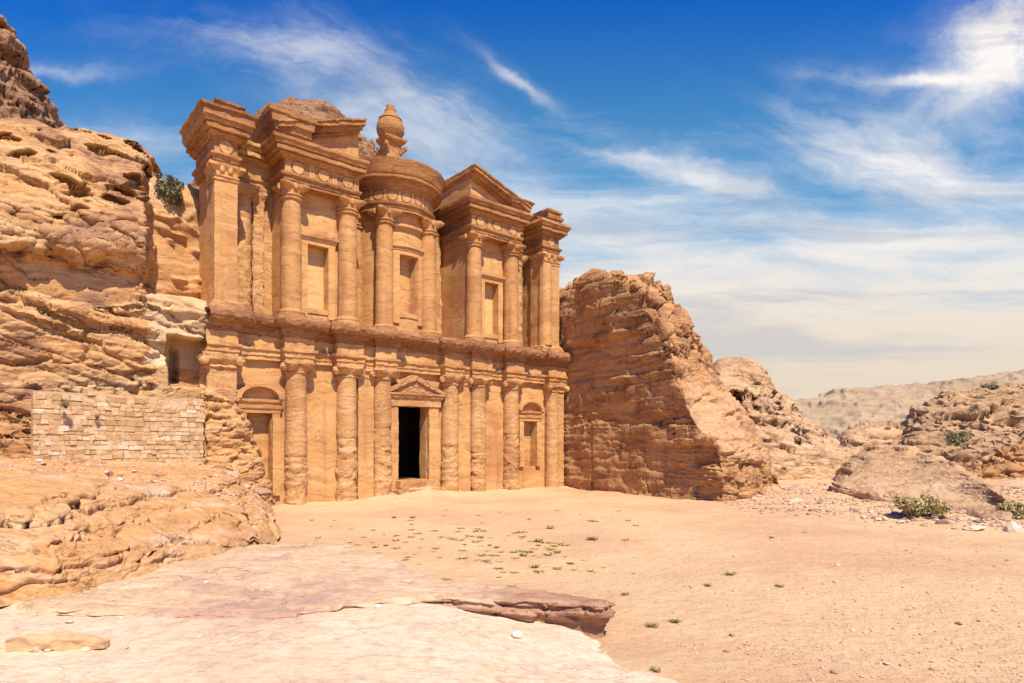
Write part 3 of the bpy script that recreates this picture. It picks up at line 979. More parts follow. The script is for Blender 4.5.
st = [
    [face(-0.25, 500), face(-0.25, 430), face(-0.25, 360), face(-0.25, 300), at(572, 288, 98), at(580, 292, 104), at(590, 310, 112), at(600, 340, 120)],
    [face(0.0, 502), face(0.0, 430), face(0.0, 355), face(0.0, 295), at(574, 287, 91), at(584, 284, 95), at(600, 300, 105), at(615, 340, 115)],
    [face(0.16, 504), face(0.16, 430), face(0.16, 350), face(0.16, 284), at(592, 279, 86), at(602, 277, 90), at(618, 290, 102), at(640, 340, 112)],
    [face(0.30, 506), face(0.30, 430), face(0.30, 350), face(0.30, 279), at(612, 275, 83.5), at(622, 275, 87), at(640, 295, 100), at(660, 340, 110)],
    [face(0.44, 508), face(0.44, 435), face(0.44, 360), face(0.44, 288), at(636, 276, 81), at(648, 278, 85), at(660, 305, 97), at(680, 350, 106)],
    [face(0.56, 510), face(0.56, 440), face(0.56, 375), face(0.56, 305), at(656, 285, 79), at(667, 293, 83), at(682, 330, 94), at(700, 370, 103)],
    [face(0.66, 511), face(0.66, 450), face(0.66, 390), face(0.66, 336), at(668, 312, 77), at(684, 320, 81), at(698, 350, 92), at(715, 390, 100)],
    [face(0.74, 512), face(0.74, 460), face(0.74, 410), face(0.74, 362), at(680, 332, 76), at(694, 335, 80), at(705, 370, 90), at(722, 400, 98)],
    [face(0.80, 513), face(0.80, 470), face(0.80, 430), face(0.80, 396), at(690, 372, 75), at(699, 366, 79), at(715, 385, 88), at(735, 420, 96)],
    [face(0.88, 514), face(0.88, 480), face(0.88, 450), face(0.88, 426), at(708, 405, 73), at(722, 386, 79), at(740, 410, 87), at(755, 440, 94)],
    [face(0.96, 515), face(0.96, 490), face(0.96, 465), face(0.96, 441), at(725, 428, 71), at(742, 412, 78), at(758, 432, 85), at(770, 460, 92)],
    [face(1.0, 516), face(1.0, 492), face(1.0, 470), face(1.0, 450), at(735, 443, 70), at(752, 432, 76), at(766, 450, 83), at(778, 475, 90)],
    [at(736, 516, 66.3), at(736, 490, 66.4), at(737, 470, 66.6), at(738, 454, 67.5), at(748, 448, 70.5), at(760, 448, 75), at(772, 466, 81), at(784, 490, 86)],
    [at(755, 514, 68.5), at(755, 490, 68.8), at(755, 472, 69), at(755, 455, 70), at(761, 455, 72.5), at(768, 462, 75.5), at(778, 482, 80), at(788, 500, 84)],
    [at(767, 512, 72), at(767, 492, 72.4), at(768, 480, 72.8), at(769, 468, 73.5), at(772, 470, 75), at(776, 478, 77), at(782, 492, 79), at(790, 510, 82)],
    [at(776, 512, 78), at(777, 500, 78), at(777, 490, 78), at(778, 484, 78.5), at(780, 486, 79), at(782, 490, 79.5), at(785, 498, 80), at(790, 512, 82)],
]


def court_face(P, N):
    left = sst(0.15, 0.5, -N[:, 0])
    d = (0.05 + 0.2 * sst(-0.15, 0.35, fbm(P, 0.13, 3, seed=73, stretch=(1, 1, 1.6)))) * strata(P, 0.75, 6.0, warp=0.7, wfreq=0.14) + 0.08 * strata(P, 0.27, 16.0, warp=0.2, wfreq=0.15) + 0.26 * strata(P, 3.6, 8.0, warp=1.6, wfreq=0.1, dip=(0, 0.05))
    q = P + 0.6 * np.stack([fbm(P, 0.4, 2, seed=k) for k in (111, 112, 113)], 1)
    a, b, r, t = worley(q * np.array((0.28, 0.28, 0.13), np.float32), 31.0)
    d += 0.3 * (r - 0.5) + 0.12 * t
    ov = sst(19.3, 19.8, P[:, 2] + 0.9 * fbm(P, 0.2, 2, seed=72)) * sst(74, 80, P[:, 1])
    corner = np.exp(-((P[:, 1] - 66.5) / 2.2) ** 2)
    d = left * (d + ov * 0.8)
    return d + corner * (0.45 * strata(P, 1.5, 26.0, warp=0.8, wfreq=0.3) + 0.6 * fbm(P, 0.45, 3, seed=74))


def upper_knobs(P, N):
    right = sst(0.1, -0.2, -N[:, 0]) * sst(13, 17, P[:, 2])
    a, b, r, t = worley(P * np.array((0.3, 0.3, 0.42), np.float32), 4.0)
    return right * (1.7 * (r - .5) + 0.9 * t - 0.8 * np.exp(-((b - a) / 0.05) ** 2))


def court_rough(P, N):
    return craggy(13, big=0.4)[0](P, N)


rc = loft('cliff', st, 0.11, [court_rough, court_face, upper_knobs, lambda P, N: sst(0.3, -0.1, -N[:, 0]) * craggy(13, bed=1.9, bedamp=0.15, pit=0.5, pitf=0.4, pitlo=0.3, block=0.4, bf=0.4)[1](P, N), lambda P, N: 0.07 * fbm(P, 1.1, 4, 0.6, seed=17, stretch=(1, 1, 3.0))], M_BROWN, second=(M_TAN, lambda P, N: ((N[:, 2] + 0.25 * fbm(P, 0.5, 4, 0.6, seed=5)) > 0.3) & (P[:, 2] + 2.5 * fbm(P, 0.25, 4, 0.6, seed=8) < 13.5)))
tag(rc, 'sheer brown rock wall cut square beside the temple, sloping down to the right', 'cliff', kind='structure')

# pitted dome of rock behind it
st = []
for px, top in ((672, 420), (690, 392), (706, 371), (720, 361), (745, 359), (763, 369), (780, 389), (800, 410), (820, 428), (838, 444), (856, 462), (872, 476)):
    k = (px - 672) / 200
    b = 496
    st.append([at(px - 4, b + 8, 84 + 4 * k), at(px - 2, b - 0.2 * (b - top), 90 + 2 * k), at(px, b - 0.45 * (b - top), 94), at(px, b - 0.68 * (b - top), 96.5), at(px, b - 0.88 * (b - top), 101), at(px, top, 107), at(px + 4, top + 12, 116), at(px + 8, top + 50, 126)])


def dome_pits(P, N):
    pn = noise3(P * np.array((0.55, 0.55, 0.62)), 3.0) + 0.4 * noise3(P * 1.3, 5)
    m = sst(8.5, 10, P[:, 2]) * sst(16.5, 14, P[:, 2])
    cave = sst(0.0, 0.3, noise3(P * np.array((0.3, 0.3, 0.4)), 12.0)) * np.exp(-((P[:, 2] - 7.2) / 0.9) ** 2) * sst(42, 46, P[:, 0])
    return -1.7 * sst(0.05, 0.25, pn) * m - 2.2 * cave


dm = loft('hill', st, 0.15, craggy(23, big=0.5, bed=2.0, bedamp=0.55, pit=0.4, pitf=0.4, dip=(0.16, 0), block=0.45, bf=0.3, bs=(0.5, 0.5, 1.5), crackd=0.35, chunk=0.05, small=0.05) + [dome_pits], M_HILL)
tag(dm, 'pale dome of pitted sandstone behind the brown rock wall', 'hill', kind='structure')

# flat slab sloping up to the right of the dome
st = []
for px, top, bot, yb, yt in ((832, 476, 486, 70, 80), (840, 466, 489, 68, 81), (852, 455, 492, 66, 81), (872, 448, 496, 63, 79), (900, 447, 502, 60, 76), (930, 454, 507, 57, 71), (960, 469, 512, 54, 65), (985, 484, 515, 51, 59), (1003, 495, 517, 49.5, 54), (1012, 506, 519, 49, 52)):
    st.append([at(px, bot + 22, yb - 0.2), at(px, bot + 4, yb), at(px, bot - 4, yb + 0.6), at(px, 0.5 * (top + bot) + 2, yb + 0.45 * (yt - yb)), at(px, top + 2, yt - 2), at(px, top, yt), at(px + 2, top + 10, yt + 8), at(px + 2, top + 40, yt + 10)])
sb_ = loft('rock_slope', st, 0.14, craggy(29, big=0.3, bed=1.0, bedamp=0.22, pit=0.15, small=0.05, block=0.35, bf=0.3, bs=(0.3, 0.3, 2.0), chunk=0.05, dip=(0.1, 0.05)), M_HILL)
tag(sb_, 'smooth tilted rock slab at the foot of the pale dome', 'rock', kind='structure')

# ledged brown hills on the right
st = []
for px, top in ((870, 450), (893, 436), (905, 420), (922, 404), (940, 394), (962, 389), (985, 387), (1010, 385), (1040, 380), (1090, 372), (1150, 368)):
    b = 478
    st.append([at(px - 8, b + 12, 128), at(px - 4, b - 0.15 * (b - top), 134), at(px, b - 0.42 * (b - top), 139), at(px, b - 0.7 * (b - top), 146), at(px, b - 0.9 * (b - top), 152), at(px, top, 160), at(px + 6, top + 10, 175), at(px + 10, top + 40, 195)])
bh = loft('hill', st, 0.26, craggy(37, big=1.4, bed=5.0, bedamp=1.3, pit=1.6, pitf=0.14, small=0.2, block=1.5, bf=0.16, bs=(0.5, 0.5, 1.4), crackd=0.6), M_FARHILL, smooth=False)
tag(bh, 'brown ledged hill with dark hollows at the right', 'hill', kind='structure')
st = []
for px, top in ((834, 452), (846, 434), (858, 428), (880, 426), (900, 430), (912, 440), (925, 455)):
    st.append([at(px, 470, 150), at(px, top + 18, 153), at(px, top + 6, 155), at(px, top, 158), at(px, top + 4, 164), at(px, top + 30, 175)])
cg = loft('hill', st, 0.3, craggy(43, big=1.0, bed=3.0, bedamp=0.8, pit=1.0, small=0.4), M_HILL, smooth=False)
tag(cg, 'low pale yellow crag between the dome and the brown hill', 'hill', kind='structure')
st = []
for px, top in ((955, 487), (968, 470), (985, 462), (1000, 452), (1020, 446), (1050, 440), (1090, 436)):
    st.append([at(px, 512, 100), at(px, (top + 505) / 2, 104), at(px, top + 6, 106), at(px, top, 110), at(px, top + 6, 118), at(px, top + 30, 126)])
br = loft('rock_outcrop', st, 0.16, craggy(47, big=1.2, bed=2.5, bedamp=0.7, pit=3.2, pitf=0.2, small=0.15, pitlo=0.08, chunk=0.3), M_BROWN)
tag(br, 'dark hollowed orange outcrop at the right edge', 'rock', kind='structure')
# distant mountain
st = []
for px, top in ((740, 420), (780, 410), (812, 402), (850, 394), (900, 391), (950, 386), (1000, 379), (1040, 372), (1150, 362), (1300, 352)):
    st.append([at(px, 470, 700), at(px, 445, 780), at(px, top + 28, 860), at(px, top + 12, 900), at(px, top, 960), at(px, top + 6, 1050), at(px, top + 30, 1200)])
fm = loft('mountain', st, 2.2, [lambda P, N: 9 * fbm(P, 0.014, 5, 0.55, seed=83, ridged=True) - 6, lambda P, N: 2.5 * strata(P, 9, 7.0, warp=6, wfreq=0.01)], M_FAR)
tag(fm, 'hazy pale mountain ridge on the far horizon', 'mountain', kind='structure')

# shelf of rock below the masonry wall
st = [
    [at(-160, 650, 15), at(-160, 600, 15.5), at(-160, 520, 18), at(-160, 482, 26), at(-160, 466, 38), at(-160, 455, 46)],
    [at(-60, 625, 17.6), at(-60, 575, 18.2), at(-60, 515, 21), at(-60, 480, 28), at(-60, 465, 40), at(-60, 456, 47)],
    [at(0, 606, 19.6), at(0, 560, 20.3), at(0, 510, 23.5), at(0, 480, 30), at(0, 464, 42), at(0, 456, 50)],
    [at(60, 596, 20.8), at(60, 556, 21.6), at(60, 510, 25), at(60, 481, 32), at(60, 465, 44), at(60, 456, 52)],
    [at(120, 585, 22.8), at(120, 548, 24), at(120, 508, 28), at(120, 482, 35), at(120, 466, 46), at(120, 456, 54)],
    [at(178, 570, 25.6), at(180, 542, 27), at(180, 508, 31.5), at(180, 484, 39), at(180, 468, 49), at(180, 460, 57)],
    [at(228, 560, 28.2), at(230, 538, 30), at(230, 512, 35), at(230, 492, 42), at(230, 478, 51), at(230, 474, 57)],
    [at(258, 553, 30.8), at(259, 540, 33), at(260, 521, 38), at(258, 505, 44), at(256, 497, 51), at(254, 494, 57)],
    [at(270, 551, 32), at(271, 545, 35), at(272, 531, 39), at(270, 516, 45), at(268, 507, 51), at(266, 504, 57)],
    [at(275, 556, 32), at(278, 552, 35), at(278, 540, 39), at(276, 524, 45), at(274, 514, 51), at(272, 510, 57)],
]


def shelf_cracks(P, N):
    x, y, z = P.T
    zc = 3.35 + 0.02 * (x + 16) + 0.35 * fbm(P * (1, 1, 0.1), 0.28, 4, seed=15)
    g = np.exp(-((z - zc) / 0.04) ** 2)
    lip = sst(0.0, 0.25, z - zc) * sst(0.9, 0.25, z - zc)
    zc2 = 2.1 - 0.05 * (x + 14) + 0.4 * fbm(P * (1, 1, 0.1), 0.3, 4, seed=16)
    g2 = np.exp(-((z - zc2) / 0.04) ** 2) * sst(-0.1, 0.3, fbm(P, 0.15, 2, seed=17))
    v = np.exp(-((x + 12.3 + 0.35 * (z - 2) + 0.35 * fbm(P, 0.7, 3, seed=18)) / 0.7) ** 2) * sst(3.6, 2.6, z)
    more = 0
    rc_ = np.random.RandomState(5)
    for k in range(12):
        xc, zc_, ln, slope = rc_.uniform(-21, -11), rc_.uniform(1.9, 4.1), rc_.uniform(1.0, 2.6), rc_.choice([-0.5, -0.3, 0.15, 0.6])
        line = zc_ + slope * (x - xc) + 0.18 * fbm(P * (1, 1, 0.1), 0.8, 3, seed=60 + k)
        more = more + np.exp(-((z - line) / 0.045) ** 2) * sst(ln, ln * 0.5, np.abs(x - xc))
    v = v + 0.32 * np.minimum(more, 1.0)
    return -0.4 * g * (x < -8) + 0.16 * lip * (x < -8) - 0.2 * g2 - 0.7 * v


sh = loft('rock_shelf', st, 0.05, craggy(57, big=0.35, bed=1.6, bedamp=0.04, pit=0.06, pitf=0.5, small=0.025, dip=(0.1, 0.05), block=0.3, bf=0.4, bs=(0.35, 0.35, 1.4), crackd=0.14, chunk=0.05) + [shelf_cracks], M_SHELF, smooth=False)
tag(sh, 'rounded orange rock shelf with dark cracks below the masonry wall', 'rock', kind='structure')

# worn rock at the temple's left foot
st = []
for px, top, dd in ((200, 384, -0.3), (208, 386, -0.9), (222, 392, -1.0), (236, 404, -0.9), (250, 424, -0.6), (260, 450, -0.3), (268, 474, 0.2), (276, 496, 0.8)):
    b = 512
    st.append([fd(px, b + 4, dd - 2.5), fd(px, b - 0.15 * (b - top), dd - 1.2), fd(px, b - 0.4 * (b - top), dd - 0.4), fd(px, b - 0.7 * (b - top), dd), fd(px, top + 5, dd + 0.2), fd(px, top, dd + 0.9), fd(px, top + 3, dd + 3)])
wr = loft('rock_outcrop', st, 0.07, craggy(63, big=0.25, bed=1.2, bedamp=0.12, pit=0.42, pitf=0.75, small=0.06, pitlo=0.12, block=0.25, bf=0.8), M_WORN)
tag(wr, 'rough scalloped rock eaten away below the left corner of the temple', 'rock', kind='structure')

# ------------------------------------------------------------------ the temple
T = empty('carved_temple', tuple(T0), RZ)
tag(T, 'huge two storey temple front carved into orange sandstone with columns and an urn on top', 'temple')

Z_CAP0, Z_CAP1 = 13.2, 14.4            # lower capitals
Z_LEDGE = 18.7                         # top of the lower cornice
LOWCOL = (14.4, 8.85, 4.6)             # each side of the middle
LOFF = 0.5                             # the lower order sits half a metre right of the door's axis


def horned(h, p=3.0, amt=0.6):
    """turns a round ring into a square one with horned corners, more so towards the top"""
    z0, z1 = h

    def f(r, th, z):
        t = np.clip((z - z0) / (z1 - z0), 0, 1)
        c = np.abs(np.sin(2 * th)) ** p
        k = np.sin(np.clip(t * 1.25, 0, 1) * math.pi / 2)
        return r * (1 + amt * k * c - 0.04 * k * (1 - c))
    return f


# back walls
mb = MB(0.6)
WV = 1.35
door = (-2.1, 2.0, 2.0, 10.6)
nic = [(-18.75, -16.25, 1.0, 9.2), (17.2, 19.6, 3.1, 9.2)]
cuts = sorted([door] + nic)
w = -22.55
for (a, b, z0, z1) in cuts:
    mb.box(w, a, WV, WV + 1.4, -1.0, 15.2)
    mb.box(a, b, WV, WV + 1.4, z1, 15.2)
    mb.box(a, b, WV, WV + 1.4, -1.0, z0)
    w = b
mb.box(w, 25.2, WV, WV + 1.4, -1.0, 15.2)
for (a, b, z0, z1) in nic:
    mb.box(a - 0.3, b + 0.3, WV + 1.0, WV + 1.9, z0 - 0.3, z1 + 0.3)
mb.build('lower_wall', M_TEMPLE, T, 0.1, 0.4, chip=0.02)

mb = MB(0.8)
mb.box(-5, 5, 9.6, 10.4, 0.5, 12.5)
mb.box(-5.4, -4.6, WV + 1.41, 10, 0.5, 12.5)
mb.box(4.6, 5.4, WV + 1.41, 10, 0.5, 12.5)
mb.box(-5, 5, WV + 1.41, 10, 10.7, 12.5)
mb.box(-5, 5, WV + 1.41, 10, 0.5, 1.95)
mb.build('inner_chamber', M_DARK, T, 0.02)

# doorway: jambs, lintel and worn pediment
dw = empty('doorway', (0, 0, 0), 0, T)
for s in (-1, 1):
    mb = MB(0.3)
    a = door[0] if s < 0 else door[1]
    lo, hi = (a - 1.35, a - 0.02) if s < 0 else (a + 0.02, a + 1.35)
    mb.box(lo, hi, 0.75, WV + 1.2, 1.0, 10.5)
    mb.build('jamb', M_TEMPLE, dw, 0.05, chip=0.04)
mb = MB(0.25)
mb.box(-3.7, 3.6, 0.6, WV + 1.2, 10.5, 11.25)
mb.stack(-3.7, 3.6, 0.6, WV + 1, [(11.25, 0), (11.45, 0.2), (11.7, 0.25), (11.8, 0.4), (12.0, 0.42)])
mb.build('lintel', M_WORN, dw, 0.05, chip=0.05)
mb = MB(0.22)
mb.prism([(-3.9, 12.0), (3.8, 12.0), (3.5, 12.35), (1.2, 13.1), (0.3, 13.5), (-0.4, 13.55), (-3.6, 12.4)], 0.5, WV + 1)
mb.prism([(-4.3, 12.02), (-3.6, 12.02), (-0.1, 13.5), (0.1, 13.95), (-0.5, 14.0)], 0.15, WV + 1)
mb.prism([(0.1, 13.4), (3.5, 12.02), (4.2, 12.05), (2.6, 12.9), (0.7, 13.75), (0.1, 13.9)], 0.2, WV + 1)
mb.build('pediment', M_WORN, dw, 0.06, chip=0.07)
mb = MB(0.3)
mb.box(-2.4, 2.3, -0.2, WV + 1.2, 0.2, 1.95)
mb.box(-3.2, 3.0, -1.2, WV, -0.2, 1.0)
mb.build('threshold', M_WORN, dw, 0.12, chip=0.1)

# lower niches
for k, (a, b, z0, z1) in enumerate(nic):
    c = (a + b) / 2
    nn = empty('niche', (0, 0, 0), 0, T)
    mb = MB(0.25)
    for s in (-1, 1):
        lo, hi = (a - 0.75, a - 0.01) if s < 0 else (b + 0.01, b + 0.75)
        mb.box(lo, hi, 0.95, WV + 0.9, z0, z1 - 0.05)
    mb.stack(a - 0.8, b + 0.8, 0.95, WV + 0.9, [(z1, 0), (z1 + 0.35, 0.0), (z1 + 0.45, 0.12), (z1 + 0.75, 0.16), (z1 + 0.76, 0.0), (z1 + 1.0, 0.0), (z1 + 1.1, 0.2), (z1 + 1.35, 0.25)])
    mb.build('frame', M_TEMPLE, nn, 0.03, chip=0.03)
    mb = MB(0.2)
    R, r, zc = 2.25, 1.8, z1 + 1.38
    n = 16
    for i in range(n):
        t0, t1 = math.pi * i / n, math.pi * (i + 1) / n
        q = [(c + rr * math.cos(t), zc + rr * 0.66 * math.sin(t)) for rr, t in ((r, t0), (R, t0), (R, t1), (r, t1))]
        mb.prism(q, 0.55, WV + 0.5)
    mb.build('arch', M_TEMPLE, nn, 0.02, chip=0.02)


# lower columns
def lower_column(wc, seed):
    root_p = empty('column', (0, 0, 0), 0, T)
    mb = MB(0.14)
    zl_ = 6.4 + 1.6 * math.sin(seed * 2.3)

    def worn(r, th, z):
        P = np.stack([wc + r * np.cos(th), r * np.sin(th) + seed * 9, z], -1).reshape(-1, 3)
        e = fbm(P * (0.9, 0.9, 1.5), 0.8, 4, 0.6, seed=seed).reshape(r.shape)
        b = strata(P, 0.6, seed + 1, warp=0.25, wfreq=0.5).reshape(r.shape)
        m = sst(zl_ + 0.4, zl_ - 0.2, z)
        nt_ = np.exp(-((z - zl_) / 0.09) ** 2)
        a_, b2_, r_, t_ = worley(P * np.array((0.8, 0.8, 0.9), np.float32), seed)
        chunk = (0.30 * (r_ - 0.6) + 0.25 * t_).reshape(r.shape)
        return r + m * (0.028 * b + 0.10 * e + 0.45 * np.minimum(chunk, 0.05) - 0.05) - 0.10 * nt_ * (e > -0.2) + 0.02 * e
    mb.lathe(wc, 1.0, [(1.16, -0.6), (1.14, 4.0), (1.06, 9.0), (1.02, Z_CAP0)], 44, -math.pi - 0.5, 0.5, worn)
    mb.build('shaft', M_WORN, root_p, 0.03)
    mb = MB(0.13)
    mb.lathe(wc, 1.0, [(0.9, Z_CAP0 - 0.05), (1.12, Z_CAP0), (1.16, Z_CAP0 + 0.15), (1.04, Z_CAP0 + 0.25), (1.1, Z_CAP0 + 0.45), (1.28, Z_CAP0 + 0.8), (1.36, Z_CAP0 + 1.0), (1.34, Z_CAP1 - 0.02), (0.4, Z_CAP1)], 64, rfun=horned((Z_CAP0 + 0.2, Z_CAP1 - 0.1), 1.3, 0.42))
    for s in (-1, 1):
        mb.lathe(wc + s * 1.42, 0.35, [(0.02, Z_CAP0 + 0.25), (0.3, Z_CAP0 + 0.35), (0.42, Z_CAP0 + 0.65), (0.3, Z_CAP0 + 1.0), (0.02, Z_CAP0 + 1.08)], 16)
    mb.build('capital', M_WORN, root_p, 0.1, 1.2, chip=0.06)


for i, c in enumerate(LOWCOL):
    for s in (-1, 1):
        lower_column(s * c + LOFF, 2.0 + i * 2 + (s > 0))
for s in (-1, 1):
    # flat pilaster beside each inner column pair
    pr = empty('pilaster', (0, 0, 0), 0, T)
    mb = MB(0.3)
    a, b = sorted((s * 5.75 + LOFF, s * 7.6 + LOFF))
    mb.box(a, b, 0.75, WV + 0.3, -0.6, Z_CAP0)
    mb.build('shaft', M_TEMPLE, pr, 0.05, chip=0.03)
    mb = MB(0.2)
    mb.stack(a, b, 0.75, WV + 0.3, [(Z_CAP0, 0), (Z_CAP0 + 0.2, 0.15), (Z_CAP0 + 0.5, 0.12), (Z_CAP0 + 0.9, 0.38), (Z_CAP1, 0.4)])
    mb.build('capital', M_WORN, pr, 0.08, chip=0.08)
    # end pier
    pr = empty('pier', (0, 0, 0), 0, T)
    mb = MB(0.3)
    a, b = (21.4, 24.1) if s > 0 else (-22.5, -19.9)
    mb.box(a, b, 0.3, WV + 0.3, -0.8, Z_CAP0)
    mb.build('shaft', M_WORN, pr, 0.06, chip=0.05)
    if s > 0:
        mb = MB(0.14)
        mb.lathe(22.2, 0.75, [(0.98, -0.8), (0.96, 5), (0.92, Z_CAP0)], 36, -math.pi - 0.3, 0.3)
        mb.build('half_column', M_WORN, pr, 0.05, chip=0.03)
    mb = MB(0.2)
    mb.stack(a, b, 0.3, WV + 0.3, [(Z_CAP0, 0), (Z_CAP0 + 0.15, 0.2), (Z_CAP0 + 0.35, 0.12), (Z_CAP0 + 0.8, 0.45), (Z_CAP1, 0.5)])
    for cx in (a - 0.3, b + 0.3):
        mb.lathe(cx, -0.05, [(0.02, Z_CAP0 + 0.2), (0.36, Z_CAP0 + 0.35), (0.46, Z_CAP0 + 0.65), (0.3, Z_CAP0 + 1.0), (0.02, Z_CAP0 + 1.1)], 16)
    mb.build('capital', M_WORN, pr, 0.08, chip=0.08)

# lower entablature, stepping forward over columns and piers
path = [(-22.6, 0.15), (-19.8, 0.15), (-19.8, 0.85)]
for c, half, v in ((-14.4, 1.5, -0.05), (-8.85, 1.55, -0.05), (-6.6, 0.7, 0.45), (-4.6, 1.3, -0.05), (4.6, 1.3, -0.05), (6.6, 0.7, 0.45), (8.85, 1.55, -0.05), (14.4, 1.5, -0.05)):
    c += LOFF
    path += [(c - half, None), (c - half, v), (c + half, v), (c + half, None)]
path += [(21.1, 0.85), (21.1, 0.15), (25.1, 0.15)]
fixed = [(p[0], 0.85 if p[1] is None else p[1]) for p in path]
clean = [fixed[0]]
for p in fixed[1:]:
    if abs(p[0] - clean[-1][0]) + abs(p[1] - clean[-1][1]) > 0.05:
        clean.append(p)
en = empty('entablature', (0, 0, 0), 0, T)
mb = MB(0.25)
mb.sweep(clean, [(Z_CAP1, -0.8), (Z_CAP1, 0.0), (14.8, 0.0), (14.82, 0.1), (15.25, 0.12), (15.35, 0.3), (15.6, 0.32), (15.62, 0.0), (16.75, 0.0), (16.8, -0.5)])
mb.build('frieze', M_TEMPLE, en, 0.07, chip=0.05)
mb = MB(0.22)
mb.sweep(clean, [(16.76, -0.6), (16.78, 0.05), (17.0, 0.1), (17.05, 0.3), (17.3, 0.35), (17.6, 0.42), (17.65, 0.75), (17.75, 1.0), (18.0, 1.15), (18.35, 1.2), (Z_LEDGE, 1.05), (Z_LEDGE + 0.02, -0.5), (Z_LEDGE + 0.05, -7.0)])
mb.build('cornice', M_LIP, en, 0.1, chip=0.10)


# upper columns and capitals
def column_into(parent, wc, vc, r, z0=19.6, z1=30.7, z2=32.25, seed=0):
    """shaft and capital as two pieces of a pavilion or the round temple"""
    mb = MB(0.22)
    mb.lathe(wc, vc, [(r * 1.5, Z_LEDGE - 0.1), (r * 1.5, z0 - 0.45), (r * 1.32, z0 - 0.4), (r * 1.36, z0 - 0.2), (r * 1.15, z0 - 0.12), (r * 1.1, z0 + 0.02), (r * 1.02, z0 + 0.1), (r * 0.98, (z0 + z1) / 2), (r * 0.92, z1)], 40)
    mb.build('column', M_COLUMN, parent, 0.035, chip=0.012)
    h = z2 - z1
    mc = MB(0.14)
    mc.lathe(wc, vc, [(r * 0.9, z1), (r * 1.1, z1 + 0.02), (r * 1.12, z1 + 0.16), (r * 0.98, z1 + 0.2), (r * 0.98, z1 + 0.34), (r * 1.14, z1 + 0.38), (r * 1.14, z1 + 0.52), (r * 1.02, z1 + 0.56), (r * 1.06, z1 + 0.62 * h), (r * 1.24, z1 + 0.8 * h), (r * 1.26, z1 + 0.9 * h), (r * 1.12, z1 + 0.92 * h), (r * 1.12, z2), (0.3, z2 + 0.01)], 64, rfun=horned((z1 + 0.5 * h, z1 + 0.88 * h), 4.0))
    for a in (-90, 0, 180):
        t = math.radians(a)
        q = (wc + r * 1.15 * math.cos(t), vc + r * 1.15 * math.sin(t))
        mc.lathe(q[0], q[1], [(0.02, z1 + 0.58 * h), (0.2, z1 + 0.62 * h), (0.24, z1 + 0.78 * h), (0.18, z2 - 0.05), (0.02, z2)], 12)
    mc.build('capital', M_COLUMN, parent, 0.03, 1.2, chip=0.03)


